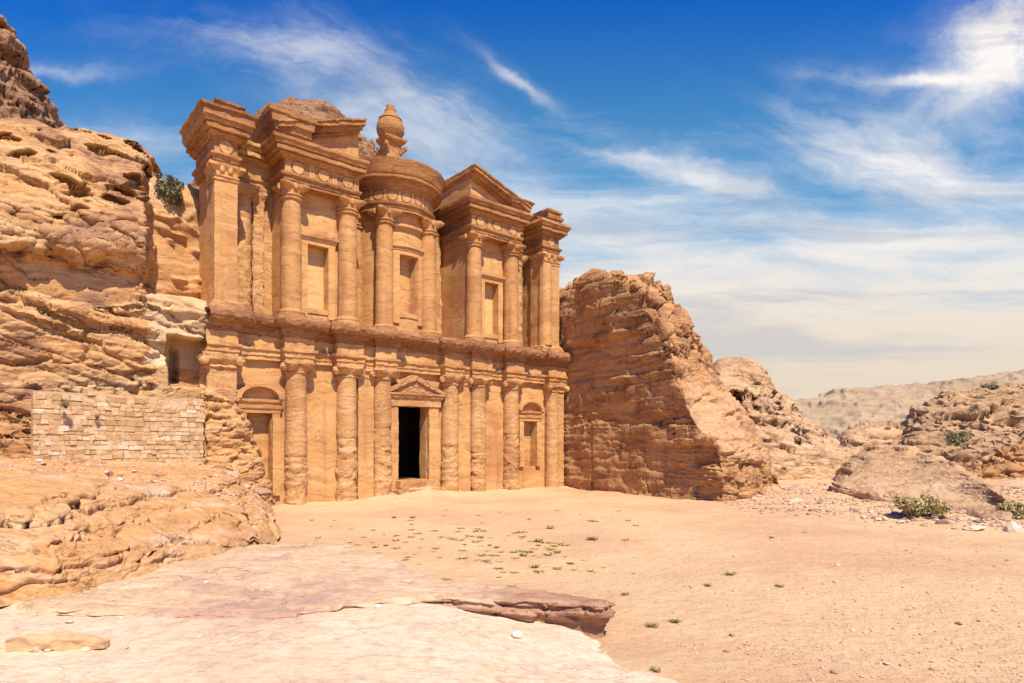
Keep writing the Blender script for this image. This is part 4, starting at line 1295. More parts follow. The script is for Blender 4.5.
ENT = [(32.2, -0.3), (32.2, 0.0), (32.5, 0.0), (32.52, 0.1), (32.85, 0.1), (32.88, 0.26), (33.0, 0.34), (33.2, 0.34), (33.21, 0.0), (34.55, 0.0), (34.57, 0.26), (34.75, 0.3), (34.8, 0.52), (34.98, 0.55), (35.0, 0.42), (35.05, 0.42), (35.08, 0.85), (35.45, 0.88), (35.48, 0.76), (35.55, 0.76), (35.6, 1.0), (35.9, 1.14), (36.0, 1.25), (36.3, 1.27), (36.32, -0.3)]
BACK = 6.6
PV = 1.55
for s in (-1, 1):
    pv = empty('pavilion', (0, 0, 0), 0, T)
    po = 0.5 if s > 0 else 0.0
    wa_, wb_ = sorted((s * 15.35 + po, s * 7.3 + po))
    ow = s * 11.4 + po                                    # middle of the window
    o0, o1, oz0, oz1 = ow - 1.12, ow + 1.12, 20.3, 26.9
    mb = MB(0.6)
    mb.box(wa_ + 0.15, o0, PV, BACK, Z_LEDGE, 32.2)
    mb.box(o1, wb_ - 0.15, PV, BACK, Z_LEDGE, 32.2)
    mb.box(wa_ + 0.15, wb_ - 0.15, BACK + 0.01, BACK + 2.6, Z_LEDGE, 32.2)
    mb.box(o0, o1, PV, BACK, oz1, 32.2)
    mb.box(o0, o1, PV, BACK, Z_LEDGE, oz0)
    mb.build('wall', M_TEMPLE, pv, 0.05)
    mb = MB(0.5)
    mb.box(o0 - 0.2, o1 + 0.2, PV + 0.95, BACK - 0.1, oz0 - 0.2, oz1 + 0.2)
    mb.build('blind_window', M_PANEL, pv, 0.02)
    mb = MB(0.35)
    mb.box(o0 - 0.75, o0 - 0.01, PV - 0.28, PV + 0.3, 19.3, oz1 - 0.01)
    mb.box(o1 + 0.01, o1 + 0.75, PV - 0.28, PV + 0.3, 19.3, oz1 - 0.01)
    mb.stack(o0 - 0.8, o1 + 0.8, PV - 0.28, PV + 0.3, [(oz1, 0), (oz1 + 0.35, 0.0), (oz1 + 0.45, 0.1), (oz1 + 0.6, 0.12), (oz1 + 0.75, 0.3), (oz1 + 1.05, 0.34)])
    mb.box(o0 - 0.01, o1 + 0.01, PV - 0.12, PV + 0.3, oz0 - 0.5, oz0 + 0.02)
    mb.build('window_frame', M_TEMPLE, pv, 0.02)
    for c in (8.25, 14.4):
        column_into(pv, s * c + po, 0.95, 1.02)
    mb = MB(0.3)
    lft, rgt = (1.35, 0.55) if s < 0 else (1.1, 1.0)
    mb.stack(wa_, wb_, 0.15, BACK + 2.6, ENT, lft * .9, rgt * .9)
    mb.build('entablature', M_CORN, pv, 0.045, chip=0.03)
    mb = MB(0.3)
    nd = 3
    for k in range(nd):
        cx = wa_ + (k + 0.5) * (wb_ - wa_) / nd + s * -0.0
        mb.disc(cx, 33.9, 0.05, 0.3, 0.56)
    for k in range(nd + 1):
        cx = wa_ + 0.32 + k * (wb_ - wa_ - 0.64) / nd
        for q in (-0.26, 0.02):
            mb.box(cx + q, cx + q + 0.22, 0.09, 0.3, 33.23, 34.56)
    mb.build('medallion_frieze', M_TEMPLE, pv, 0.02)
    # half of a broken pediment, rising towards the middle
    wo_, wi_ = s * 16.35 + po, s * 7.0 + po
    z_lo, z_hi = (36.35, 39.6) if s < 0 else (36.0, 39.0)

    def quad_poly(za, zb, inset_o=0.0, inset_i=0.0):
        p = [(wo_ - s * inset_o, z_lo + za), (wi_ + s * inset_i, z_hi + za), (wi_ + s * inset_i, z_hi + zb), (wo_ - s * inset_o, z_lo + zb)]
        return p if s < 0 else p[::-1]
    mb = MB(0.35)
    tp = [(wo_ - s * 1.2, 36.3), (wi_ + s * 0.3, 36.3), (wi_ + s * 0.3, z_hi + 0.02), (wo_ - s * 1.2, z_lo + 0.5)]
    mb.prism(tp if s < 0 else tp[::-1], 0.3, BACK + 2.6)
    mb.build('tympanum', M_TEMPLE, pv, 0.04)
    mb = MB(0.3)
    mb.prism(quad_poly(-0.15, 0.2, 1.0, 0.35), -0.15, BACK + 2.6)
    mb.prism(quad_poly(0.2, 0.5, 0.5, 0.2), -0.55, BACK + 2.6)
    mb.prism(quad_poly(0.5, 0.62, 0.3, 0.1), -0.7, BACK + 2.6)
    mb.prism(quad_poly(0.62, 1.05, 0.05, 0.0), -0.95, BACK + 2.6)
    mb.prism(quad_poly(1.05, 1.25, 0.0, -0.02), -1.1, BACK + 2.6)
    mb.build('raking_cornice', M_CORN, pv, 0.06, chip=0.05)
    # stepped crown at the outer eaves
    mb = MB(0.3)
    a, b = sorted((s * 15.3 + po, s * (13.4 if s < 0 else 14.3) + po))
    et = 0.9 if s < 0 else 0.0
    mb.stack(a, b, 0.25, BACK, [(36.32, 0.5), (36.8, 0.6), (36.85, 0.85), (37.2 + et * .3, 0.95), (37.25 + et * .3, 1.2), (37.6 + et * .7, 1.3), (37.65 + et * .7, 1.45), (37.8 + et, 1.5), (37.82 + et, 0)], lft, rgt)
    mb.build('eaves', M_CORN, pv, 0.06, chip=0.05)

# end piers of the upper storey
for s in (-1, 1):
    pr = empty('end_pier', (0, 0, 0), 0, T)
    a, b = (-21.9, -19.85) if s < 0 else (19.9, 23.0)
    mb = MB(0.4)
    mb.box(a, b, 0.1, 2.6, 19.6, 30.7)
    mb.box(a + 0.35, b - 0.2, 2.6, BACK, Z_LEDGE, 32.2)
    mb.build('shaft', M_TEMPLE, pr, 0.06, chip=0.02)
    if s > 0:
        mb = MB(0.25)
        mb.lathe(20.75, 0.6, [(1.0, 19.6), (0.97, 25), (0.92, 30.7)], 40)
        mb.build('half_column', M_TEMPLE, pr, 0.03)
    mb = MB(0.25)
    mb.stack(a, b, 0.1, 2.6, [(Z_LEDGE - 0.1, 0.5), (19.1, 0.5), (19.15, 0.35), (19.4, 0.38), (19.5, 0.15), (19.6, 0.1)])
    mb.build('base', M_WORN, pr, 0.06, chip=0.04)
    mb = MB(0.2)
    mb.stack(a, b, 0.1, 2.6, [(30.7, 0), (30.72, 0.1), (30.85, 0.12), (30.9, 0.02), (31.05, 0.02), (31.08, 0.14), (31.2, 0.15), (31.25, 0.0), (31.6, 0.05), (32.0, 0.3), (32.2, 0.32)])
    for cx in (a, b):
        for k in range(3):
            e = -0.18 - 0.2 * k
            x0 = cx + (e if cx == a else -e)
            mb.box(min(cx, x0) - 0.02, max(cx, x0) + 0.02, -0.15 - 0.2 * k, 0.6, 31.5 + 0.16 * k, 32.0 + 0.05 * k)
    for q in (0.32, 0.68):
        mb.lathe(a + (b - a) * q, -0.02, [(0.02, 31.4), (0.2, 31.5), (0.24, 31.85), (0.16, 32.15), (0.02, 32.2)], 12)
    mb.build('capital', M_TEMPLE, pr, 0.03, chip=0.035)
    mb = MB(0.3)
    prof = ENT[:-2] + [(36.35, 1.2), (36.75, 1.25), (36.8, 1.45), (37.0, 1.5), (37.02, -0.2)]
    if s > 0:
        prof = ENT[:-2] + [(36.4, 1.15), (36.42, -0.2)]
    mb.stack(a, b, 0.15, BACK, prof)
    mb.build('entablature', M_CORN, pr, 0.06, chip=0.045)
    mb = MB(0.3)
    mb.disc((a + b) / 2, 33.9, 0.04, 0.3, 0.6)
    mb.build('medallion', M_TEMPLE, pr, 0.02)
    mb = MB(0.3)
    if s < 0:
        mb.stack(-21.3, -19.95, 0.0, 3.6, [(36.9, 0.2), (37.3, 0.25), (37.35, 0.45), (37.6, 0.5), (37.65, 0.65), (37.85, 0.7), (37.87, 0)])
    else:
        mb.stack(21.0, 22.8, 0.2, 3.2, [(36.4, 0.3), (36.9, 0.35), (37.0, 0.6), (37.35, 0.65), (37.4, 0.3), (37.9, 0.3), (38.0, 0.5), (38.3, 0.5), (38.32, 0)])
        mb.stack(19.9, 20.6, 1.2, BACK, [(36.4, 0.3), (36.9, 0.3), (37.3, 0.5), (37.32, 0)])
    mb.build('attic_block', M_CORN, pr, 0.07, chip=0.06)

# recessed bays between piers and pavilions, and behind the round temple
mb = MB(0.5)
mb.box(-19.9, -15.0, 4.1, BACK, Z_LEDGE, 32.2)
mb.stack(-19.9, -15.0, 3.9, BACK, ENT[:-1] + [(36.32, 0)], 0, 0)
mb.box(15.0, 19.7, 4.1, BACK, Z_LEDGE, 32.2)
mb.stack(15.0, 19.7, 3.9, BACK, ENT[:-1] + [(36.32, 0)], 0, 0)
mb.box(-7.5, 7.5, BACK, BACK + 0.6, Z_LEDGE, 33.5)
mb.build('recess_wall', M_WORN, T, 0.1, chip=0.08)
for s in (-1, 1):
    qp = empty('quarter_column', (0, 0, 0), 0, T)
    mb = MB(0.2)
    mb.lathe(s * 18.3, 3.95, [(1.2, Z_LEDGE), (1.2, 19.3), (0.95, 19.5), (0.92, 25), (0.88, 30.7)], 30, -math.pi - 0.2, 0.2)
    a, b = sorted((s * 17.3, s * 16.2))
    mb.box(a, b, 3.6, 4.2, Z_LEDGE, 30.7)
    mb.build('shaft', M_WORN, qp, 0.1, chip=0.09)
    mb = MB(0.16)
    mb.lathe(s * 18.3, 3.95, [(0.9, 30.7), (1.0, 30.8), (0.95, 31.2), (1.15, 31.9), (1.2, 32.1), (0.4, 32.2)], 40, rfun=horned((31, 32), 3))
    mb.stack(a, b, 3.6, 4.2, [(30.7, 0), (31.2, 0.1), (31.9, 0.4), (32.2, 0.42)])
    mb.build('capital', M_WORN, qp, 0.06, chip=0.09)

# the round temple in the middle
th_ = empty('round_temple', (0, 0, 0), 0, T)
TC = (0.0, 6.3)
F = -math.pi / 2
RW = 4.35
oa = 1.2 / RW
mb = MB(0.4)
mb.arc(*TC, 3.2, RW, F - 1.9, F - oa, Z_LEDGE, 33.1)
mb.arc(*TC, 3.2, RW, F + oa, F + 1.9, Z_LEDGE, 33.1)
mb.arc(*TC, 3.2, RW, F - oa, F + oa, 28.2, 33.1)
mb.arc(*TC, 3.2, RW, F - oa, F + oa, Z_LEDGE, 21.4)
mb.arc(*TC, 2.6, 3.15, F - oa - 0.1, F + oa + 0.1, 21, 28.6)
mb.build('drum', M_TEMPLE, th_, 0.05, chip=0.01)
mb = MB(0.25)
mb.arc(*TC, RW - 0.2, RW + 0.22, F - oa - 0.17, F - oa - 0.005, 20.2, 28.19)
mb.arc(*TC, RW - 0.2, RW + 0.22, F + oa + 0.005, F + oa + 0.17, 20.2, 28.19)
for z0, z1, o in ((28.2, 28.7, 0.22), (28.7, 28.9, 0.3), (28.9, 29.05, 0.38), (29.05, 29.35, 0.5)):
    mb.arc(*TC, RW - 0.2, RW + o, F - oa - 0.2 - o * 0.1, F + oa + 0.2 + o * 0.1, z0, z1)
mb.arc(*TC, RW - 0.2, RW + 0.12, F - oa, F + oa, 20.9, 21.42)
for z0, z1, o in ((29.36, 29.7, 0.1), (31.0, 31.25, 0.12), (31.25, 31.4, 0.3), (31.4, 31.7, 0.45)):
    mb.arc(*TC, RW - 0.2, RW + o, F - 0.42, F + 0.42, z0, z1)
mb.build('window_frame', M_TEMPLE, th_, 0.02)
for a in (-38, 38):
    t = F + math.radians(a)
    column_into(th_, TC[0] + 4.8 * math.cos(t), TC[1] + 4.8 * math.sin(t), 1.04, 19.7, 31.3, 33.0)
for a in (-88, 88):
    t = F + math.radians(a)
    column_into(th_, TC[0] + 4.8 * math.cos(t), TC[1] + 4.8 * math.sin(t), 0.95, 19.7, 31.3, 33.0)
mb = MB(0.2)
mb.lathe(*TC, [(3.5, 32.98), (5.15, 32.98), (5.15, 33.3), (5.24, 33.32), (5.24, 33.62), (5.45, 33.68), (5.5, 33.95), (5.12, 33.97), (5.1, 35.3), (5.2, 35.35), (5.35, 35.5), (5.38, 35.7), (5.7, 35.75), (5.74, 35.95), (6.0, 36.05), (6.02, 36.3), (6.3, 36.4), (6.32, 36.6), (6.1, 36.65), (6.1, 36.8), (6.2, 36.9), (6.4, 37.6), (6.62, 38.3), (6.65, 38.45), (6.3, 38.5)], 96)
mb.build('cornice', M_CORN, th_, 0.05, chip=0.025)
mb = MB(0.5)
mb.lathe(*TC, [(6.35, 38.45), (5.9, 38.55), (1.3, 40.7), (1.2, 40.8)], 64)
mb.build('roof', M_TEMPLE, th_, 0.05)
mb = MB(0.25)
for a in range(-90, 91, 18):
    t = F + math.radians(a)
    mb.arc(*TC, 5.0, 5.18, t - 0.035, t + 0.035, 34.0, 35.3)
    t += math.radians(9)
    cw, cv = TC[0] + 5.1 * math.cos(t), TC[1] + 5.1 * math.sin(t)
    n = 16
    ring = []
    for q, off in ((0.0, 0.08), (0.5, 0.08), (0.54, -0.05)):
        ring.append([(cw + off * math.cos(t) - q * math.cos(2 * math.pi * k / n) * math.sin(t), cv + off * math.sin(t) + q * math.cos(2 * math.pi * k / n) * math.cos(t), 34.64 + q * math.sin(2 * math.pi * k / n)) for k in range(n + 1)])
    mb.grid(np.array(ring))
mb.build('medallion_frieze', M_TEMPLE, th_, 0.015)
ur = empty('urn', (0, 0, 0), 0, T)
mb = MB(0.15)
mb.stack(TC[0] - 0.95, TC[0] + 0.95, TC[1] - 0.95, TC[1] + 0.95, [(39.8, 0.25), (40.6, 0.25), (40.7, 0.1), (40.9, 0.0), (42.0, -0.05), (42.7, 0.05), (42.8, 0.12), (42.82, 0.3), (43.0, 0.36), (43.05, 0.5), (43.35, 0.55), (43.36, 0)])
for sx_ in (-1, 1):
    for sv_ in (-1, 1):
        for k in range(4):
            q = 0.8 + 0.2 * k
            mb.box(*sorted((TC[0] + sx_ * (q - 0.3), TC[0] + sx_ * (q + 0.12))), *sorted((TC[1] + sv_ * (q - 0.3), TC[1] + sv_ * (q + 0.12))), 41.3 + 0.26 * k, 41.75 + 0.24 * k)
mb.build('pedestal', M_CORN, ur, 0.05, chip=0.03)
mb = MB(0.12)
mb.lathe(*TC, [(0.3, 43.3), (1.1, 43.37), (1.15, 43.5), (1.4, 43.75), (1.66, 44.3), (1.7, 44.8), (1.6, 45.3), (1.35, 45.7), (1.45, 45.75), (1.42, 45.9), (1.15, 46.1), (0.85, 46.5), (0.68, 46.75), (0.72, 46.95), (0.5, 47.1), (0.48, 47.4), (0.5, 47.55), (0.3, 47.8), (0.01, 47.85)], 48)
mb.build('vase', M_CORN, ur, 0.03, chip=0.02)

# ------------------------------------------------------------------ masonry wall
wl = MB(0.35)
A0, A1 = np.array(at(33, 458, 46.6)[:2]), np.array(at(204, 458, 55.6)[:2])
L = np.linalg.norm(A1 - A0)
ang = math.atan2(*(A1 - A0)[::-1])
z, row = 4.3, 0
rr = random.Random(4)
while z < 10.4:
    h = rr.uniform(0.28, 0.52)
    x = -rr.uniform(0.0, 0.5) if row else 0.0
    top_cut = 10.3 + 0.25 * math.sin(row)
    while x < L:
        ln = rr.uniform(0.3, 0.85) * (1.5 if rr.random() < .15 else 1)
        d = rr.uniform(-0.05, 0.05)
        if z + h < 10.1 + rr.uniform(-0.35, 0.4):
            x0, x1 = max(x, 0), min(x + ln, L + rr.uniform(-.1, .15))
            if x1 - x0 > 0.2:
                g = rr.uniform(0.006, 0.03)
                jz = rr.uniform(-.04, .04)
                wl.box(x0 + g, x1 - g, d, 0.8, z + g + jz, z + h - g + jz)
        x += ln
    z += h
    row += 1
mw = wl.build('masonry_wall', M_BLOCK, None, 0.04, 1.3, chip=0.05, angle=40)
mw.location = (A0[0], A0[1], 0)
mw.rotation_euler = (0, 0, ang)
tag(mw, 'low wall of squared pale stone blocks built against the left cliff', 'wall')
mo = MB(0.5)
mo.box(0.02, L - 0.05, 0.075, 0.75, 4.2, 10.15)
mt_ = mo.build('mortar', M_CREAM, mw, 0.02)

# ------------------------------------------------------------------ stones
def stone_mesh(name, seed, mat, flat=0.6, sub=2):
    bm = bmesh.new()
    bmesh.ops.create_icosphere(bm, subdivisions=sub, radius=0.5)
    P = np.array([v.co[:] for v in bm.verts])
    r = 1 + 0.45 * fbm(P, 1.7, 3, 0.5, seed=seed)
    P = P * r[:, None]
    q = np.random.RandomState(int(seed * 7))
    for _ in range(7):                       # knock flat faces off it
        n = q.normal(size=3)
        n /= np.linalg.norm(n)
        d = P @ n
        c = q.uniform(0.26, 0.42)
        P = P - np.maximum(d - c, 0)[:, None] * n
    P[:, 2] *= flat
    for v, p in zip(bm.verts, P):
        v.co = p
    me = bpy.data.meshes.new(name)
    bm.to_mesh(me)
    bm.free()
    me.materials.append(mat)
    return me


STONES = {k: [stone_mesh('stone', i + 1.5 + 9 * j, m, random.Random(i).uniform(0.45, 0.8)) for i in range(6)] for j, (k, m) in enumerate((('tan', M_STONE), ('brown', M_STONE_DARK), ('pale', M_STONE_PALE), ('white', M_STONE_WHITE)))}


def put_stone(x, y, z, size, tone, label, group=None, rnd=random, stretch=1.0, rz=None, name='stone'):
    o = bpy.data.objects.new(name, rnd.choice(STONES[tone]))
    C.objects.link(o)
    o.location = (x, y, z + size * 0.12)
    o.scale = (size * stretch, size * rnd.uniform(0.7, 1.0), size * rnd.uniform(0.6, 1.0))
    o.rotation_euler = (rnd.uniform(-.2, .2), rnd.uniform(-.2, .2), rnd.uniform(0, 6.28) if rz is None else rz)
    tag(o, label, 'stone', group)
    return o


def on_plain(px, py):
    Y = EYE * FPX / (py - HZ)
    for _ in range(4):
        x = (px - 512) / FPX * Y
        Y = (EYE - gz(x, Y)) * FPX / (py - HZ)
    x = (px - 512) / FPX * Y
    return x, Y, gz(x, Y)


def on_plain_many(px, py):
    px, py = np.array(px, float), np.array(py, float)
    Y = EYE * FPX / (py - HZ)
    for _ in range(4):
        x = (px - 512) / FPX * Y
        Y = (EYE - ground_z(x, Y)) * FPX / (py - HZ)
    x = (px - 512) / FPX * Y
    return list(zip(x.tolist(), Y.tolist(), ground_z(x, Y).tolist()))


rs = random.Random(21)
n = 0
while n < 120:
    px, py = rs.uniform(560, 1020), 510 + 172 * rs.random() ** 0.8
    if px < 700 and py > 600 and px < 640 + (py - 600) * 0.9:
        continue
    x, y, z = on_plain(px, py)
    tone = rs.choice(['tan', 'tan', 'brown', 'pale'])
    word = {'tan': 'tan', 'brown': 'brown', 'pale': 'pale'}[tone]
    put_stone(x, y, z, rs.uniform(0.05, 0.17) * (1 + 0.8 * (rs.random() < .1)), tone, f'small {word} stone scattered on the open sand of the court', f'{word} stones on the open sand', rs)
    n += 1
n = 0
while n < 150:
    px, py = rs.uniform(738, 1020), rs.uniform(484, 532)
    if py < 500 - 0.02 * (px - 738) and px > 850:
        continue
    if py > 512 + 0.06 * (px - 738):
        continue
    x, y, z = on_plain(px, py)
    if y > 100:
        continue
    tone = rs.choice(['tan', 'brown', 'brown', 'pale'])
    put_stone(x, y, z, rs.uniform(0.2, 0.75) * (1 + 0.9 * (rs.random() < .08)), tone, f'{tone} rock fragment in the scree below the pale dome', f'{tone} rocks of the scree', rs)
    n += 1
# named single stones
for px, py, size, tone, label in ((772, 538, 0.45, 'brown', 'brown stone alone on the sand below the scree'), (805, 533, 0.35, 'brown', 'smaller brown stone on the sand just right of another'),
                                  (834, 673, 0.24, 'brown', 'dark stone on the sand nearest the bottom edge'), (942, 524, 0.9, 'brown', 'rounded brown boulder below the large grey green bush')):
    x, y, z = on_plain(px, py)
    put_stone(x, y, z, size, tone, label, None, rs)
for px, py, w_, tone, label in ((975, 530, 1.2, 'pale', 'flat pale stone at the foot of the scree'), (1015, 531, 1.3, 'pale', 'flat pale stone by the right edge below the bush')):
    x, y, z = on_plain(px, py)
    put_stone(x, y, z, w_, tone, label, None, rs, 1.4, 0.1)


# rubble too fine to count, along the scree and below the wall
def rubble(name, pts, tones_mat, label, smin, smax, seed):
    q = random.Random(seed)
    base = [np.array([v.co[:] for v in m.vertices]) for m in STONES['tan'][:4]]
    faces = [np.array([p.vertices[:] for p in m.polygons]) for m in STONES['tan'][:4]]
    V, F, k = [], [], 0
    for (x, y, z) in pts:
        i = q.randrange(4)
        s = q.uniform(smin, smax) * (1 if q.random() < .85 else 1.8)
        a = q.uniform(0, 6.28)
        R = np.array(((math.cos(a), -math.sin(a), 0), (math.sin(a), math.cos(a), 0), (0, 0, q.uniform(.6, 1))))
        V.append(base[i] @ R.T * s + np.array((x, y, z + s * 0.1)))
        F.append(faces[i] + k)
        k += len(base[i])
    o = link(name, mesh_np(name, np.concatenate(V), np.concatenate(F), False), tones_mat)
    tag(o, label, 'rubble', kind='stuff')
    return o


pp = []
while len(pp) < 2600:
    px, py = rs.uniform(725, 1024), rs.uniform(480, 530)
    if py <= 508 + 0.075 * (px - 738) + rs.gauss(0, 4):
        pp.append((px, py))
pts = [p for p in on_plain_many(*zip(*pp)) if p[1] < 98]
rubble('rubble', pts, M_STONE, 'fine broken rock strewn over the scree slope', 0.08, 0.36, 3)
pp = []
while len(pp) < 2200:
    px, py = rs.uniform(560, 1024), 505 + 178 * rs.random() ** 0.7
    if not (px < 720 and py > 595 and px < 640 + (py - 600) * 0.95):
        pp.append((px, py))
pts = on_plain_many(*zip(*pp))
rubble('gravel', pts, M_STONE, 'fine gravel sprinkled across the open sand', 0.025, 0.085, 4)

pp = [(rs.gauss(425, 38), rs.uniform(489, 506)) for i in range(260)]
rubble('gravel', on_plain_many(*zip(*pp)), M_STONE_PALE, 'pale broken stone lying before the temple doorway', 0.06, 0.22, 5)

# stones lying on the rock shelf under the wall (dropped onto its surface)
dg = bpy.context.evaluated_depsgraph_get()


def drop(x, y, top=20.0):
    hit, loc, nrm, idx, ob, mx = SC.ray_cast(dg, Vector((x, y, top)), Vector((0, 0, -1)))
    return loc.z if hit else 0.0


dg.update()
for i in range(46):
    px, Y = rs.uniform(10, 235), 0
    Y = rs.uniform(38, front_depth(px) - 2.5)
    x = (px - 512) / FPX * Y
    tone = rs.choice(['pale', 'tan', 'pale', 'brown'])
    put_stone(x, Y, drop(x, Y, 6.0), rs.uniform(0.15, 0.5), tone, f'{tone} broken stone on the shelf below the masonry wall', f'{tone} stones below the wall', rs)
pts = []
while len(pts) < 800:
    px = rs.uniform(0, 250)
    Y = rs.uniform(36, front_depth(px) - 1.6)
    x = (px - 512) / FPX * Y
    pts.append((x, Y, drop(x, Y, 6.2)))
rubble('rubble', pts, M_STONE, 'fine rubble lying along the foot of the masonry wall', 0.05, 0.2, 6)
for (px, py, Y, s, tone, label) in ((232, 496, 50, 1.3, 'tan', 'squared tan block fallen at the right end of the wall'), (222, 476, 53, 1.1, 'pale', 'pale block resting beside the end of the masonry wall'),
                                    (262, 490, 58.5, 2.0, 'brown', 'purplish brown boulder lodged below the left niche'), (246, 500, 50, 0.9, 'tan', 'tan boulder low on the rubble by the temple corner')):
    x = (px - 512) / FPX * Y
    put_stone(x, Y, drop(x, Y, 5.5) if tone != 'brown' else 1.5, s, tone, label, None, rs)

# long slab of stone in the near left corner
x0, y0 = at(58, 645, 16.1)[0], 16.1
bmx = MB(0.06)
bmx.box(-1.2, 1.2, -0.2, 0.3, 0.0, 0.36)
V_ = np.concatenate(bmx.V)
t = V_[:, 0]
V_[:, 2] = V_[:, 2] * (1 - 0.45 * sst(0.1, 1.2, t)) + 0.05 * noise3(V_ * 1.5, 2)
V_[:, 1] = V_[:, 1] * (1 - 0.35 * sst(0.6, 1.2, np.abs(t))) + 0.12 * noise3(V_ * (0.8, 0.1, 0.1), 5)
bmx.V = [V_]
bmx.F = [np.concatenate(bmx.F)]
ls = bmx.build('stone', M_CREAM, None, 0.08, 0.9, chip=0.05, angle=50)
ls.location = (x0, y0, slab_top(x0, y0) - 0.02)
ls.rotation_euler = (0, 0, 0.04)
tag(ls, 'long flat broken stone with an orange side lying on the pale slab', 'stone')
for px, py, s, tone, label in ((88, 650, 0.26, 'pale', 'small pale stone right of the long flat stone'), (125, 649, 0.24, 'tan', 'small rounded tan stone alone on the pale slab'), (36, 652, 0.28, 'tan', 'small tan stone tucked under the front of the long flat stone'),
                               (48, 651, 0.2, 'pale', 'pale chip leaning against the long flat stone'), (63, 592, 0.3, 'brown', 'brown stone at the foot of the orange rock shelf'), (70, 623, 0.3, 'pale', 'pale stone behind the end of the long flat stone'),
                               (517, 637, 0.42, 'white', 'white stone on the pale slab under the ledge'), (378, 603, 0.3, 'white', 'small white stone on the pink ledge'), (206, 583, 0.22, 'pale', 'pale pebble on the pink ledge near the shelf')):
    Y = 5.2 * FPX / (py - HZ)
    for _ in range(6):
        xx = (px - 512) / FPX * Y
        Y = (EYE - slab_top(xx, Y)) * FPX / (py - HZ)
    xx = (px - 512) / FPX * Y
    put_stone(xx, Y, slab_top(xx, Y), s, tone, label, None, rs)
pts = []
for i in range(170):
    px, py = rs.gauss(55, 45), rs.gauss(604, 9)
    if px < 0 or py < 590:
        continue
    Y = 5.1 * FPX / (py - HZ)
    xx = (px - 512) / FPX * Y
    pts.append((xx, Y, slab_top(xx, Y)))
rubble('gravel', pts, M_STONE_PALE, 'chips of rock at the foot of the orange shelf', 0.03, 0.1, 8)


# ------------------------------------------------------------------ plants
def tuft_mesh(name, seed, mat, blades=36, spread=0.5, height=0.5, width=0.035):
    q = random.Random(seed)
    V, F = [], []
    for b in range(blades):
        a = q.uniform(0, 6.28)
        r0 = q.uniform(0, 0.25) * spread
        lean = q.uniform(0.2, 1.0) * spread
        h = height * q.uniform(0.5, 1.0)
        p0 = np.array((r0 * math.cos(a), r0 * math.sin(a), 0))
        p1 = p0 + np.array((0.5 * lean * math.cos(a), 0.5 * lean * math.sin(a), h * 0.65))
        p2 = p0 + np.array((lean * math.cos(a), lean * math.sin(a), h))
        sd = np.array((-math.sin(a), math.cos(a), 0)) * width
        k = len(V)
        V += [p0 - sd * .5, p0 + sd * .5, p1 + sd, p1 - sd, p2 + sd * 0.4, p2 - sd * .4]
        F += [(k, k + 1, k + 2, k + 3), (k + 3, k + 2, k + 4, k + 5)]
        for _ in range(2):                      # little leaves along the stem
            t = q.uniform(0.3, 1)
            c = p0 + (p2 - p0) * t + np.array((q.gauss(0, .03), q.gauss(0, .03), q.gauss(0, .03)))
            d1 = np.array((q.gauss(0, 1), q.gauss(0, 1), q.gauss(0, .6)))
            d2 = np.array((q.gauss(0, 1), q.gauss(0, 1), q.gauss(0, 1)))
            d1 *= width * 2 / np.linalg.norm(d1)
            d2 *= width * 1.2 / np.linalg.norm(d2)
            k = len(V)
            V += [c - d1, c - d2, c + d1, c + d2]
            F.append((k, k + 1, k + 2, k + 3))
    me = mesh_np(name, np.array(V), np.array(F), False)
    me.materials.append(mat)
    return me


DRY = [tuft_mesh('tuft', 30 + i, M_LEAF_DRY, 26, 0.5, 0.3, 0.03) for i in range(4)]
GRN = [tuft_mesh('tuft', 40 + i, M_LEAF_GREEN, 34, 0.55, 0.5, 0.04) for i in range(4)]


def put_tuft(px, py, size, meshes, label, group):
    x, y, z = on_plain(px, py)
    o = bpy.data.objects.new('tuft', rs.choice(meshes))
    C.objects.link(o)
    o.location = (x, y, z - 0.01)
    k = 0.85 if meshes is DRY else 0.62
    o.scale = (size * k * rs.uniform(.8, 1.4), size * k, size * k * 0.6)
    o.rotation_euler = (0, 0, rs.uniform(0, 6.28))
    tag(o, label, 'plant', group)


n = 0
while n < 130:
    px, py = rs.gauss(450, 90), rs.gauss(545, 18)
    if not (300 < px < 640 and 510 < py < 590):
        continue
    if py > 548 + max(0, (px - 345)) * 0.36 or py > 590:
        continue
    put_tuft(px, py, rs.uniform(0.4, 1.0), DRY, 'small dry yellow tuft growing on the sand before the temple', 'dry tufts on the sand')
    n += 1
for px, py, s in ((481, 538, 0.9), (394, 518, 1.0), (413, 518, 1.0), (550, 529, 1.1), (592, 540, 1.5), (538, 542, 1.3), (524, 556, 1.0), (558, 553, 1.0), (535, 568, 1.1), (497, 548, .8), (512, 588, .8), (570, 564, .7), (386, 546, .7), (420, 534, .6)):
    put_tuft(px, py, s, GRN, 'green tuft among the dry ones on the sand before the temple', 'green tufts on the sand')
for px, py, s, label in ((625, 595, 0.75, 'low green tuft on the sand beyond the tip of the ledge'), (652, 627, 0.95, 'grey green tuft on bare sand right of the ledge tip'), (675, 622, 0.75, 'smaller green tuft beside another right of the ledge'),
                         (730, 575, 0.9, 'small tuft alone in the middle of the sand'), (708, 586, 0.7, 'sparse little tuft in the middle of the sand'), (780, 587, 0.75, 'dark round tuft alone on the open sand'), (656, 671, 0.55, 'faint dry tuft beside the edge of the pale slab')):
    put_tuft(px, py, s, GRN, label, None)


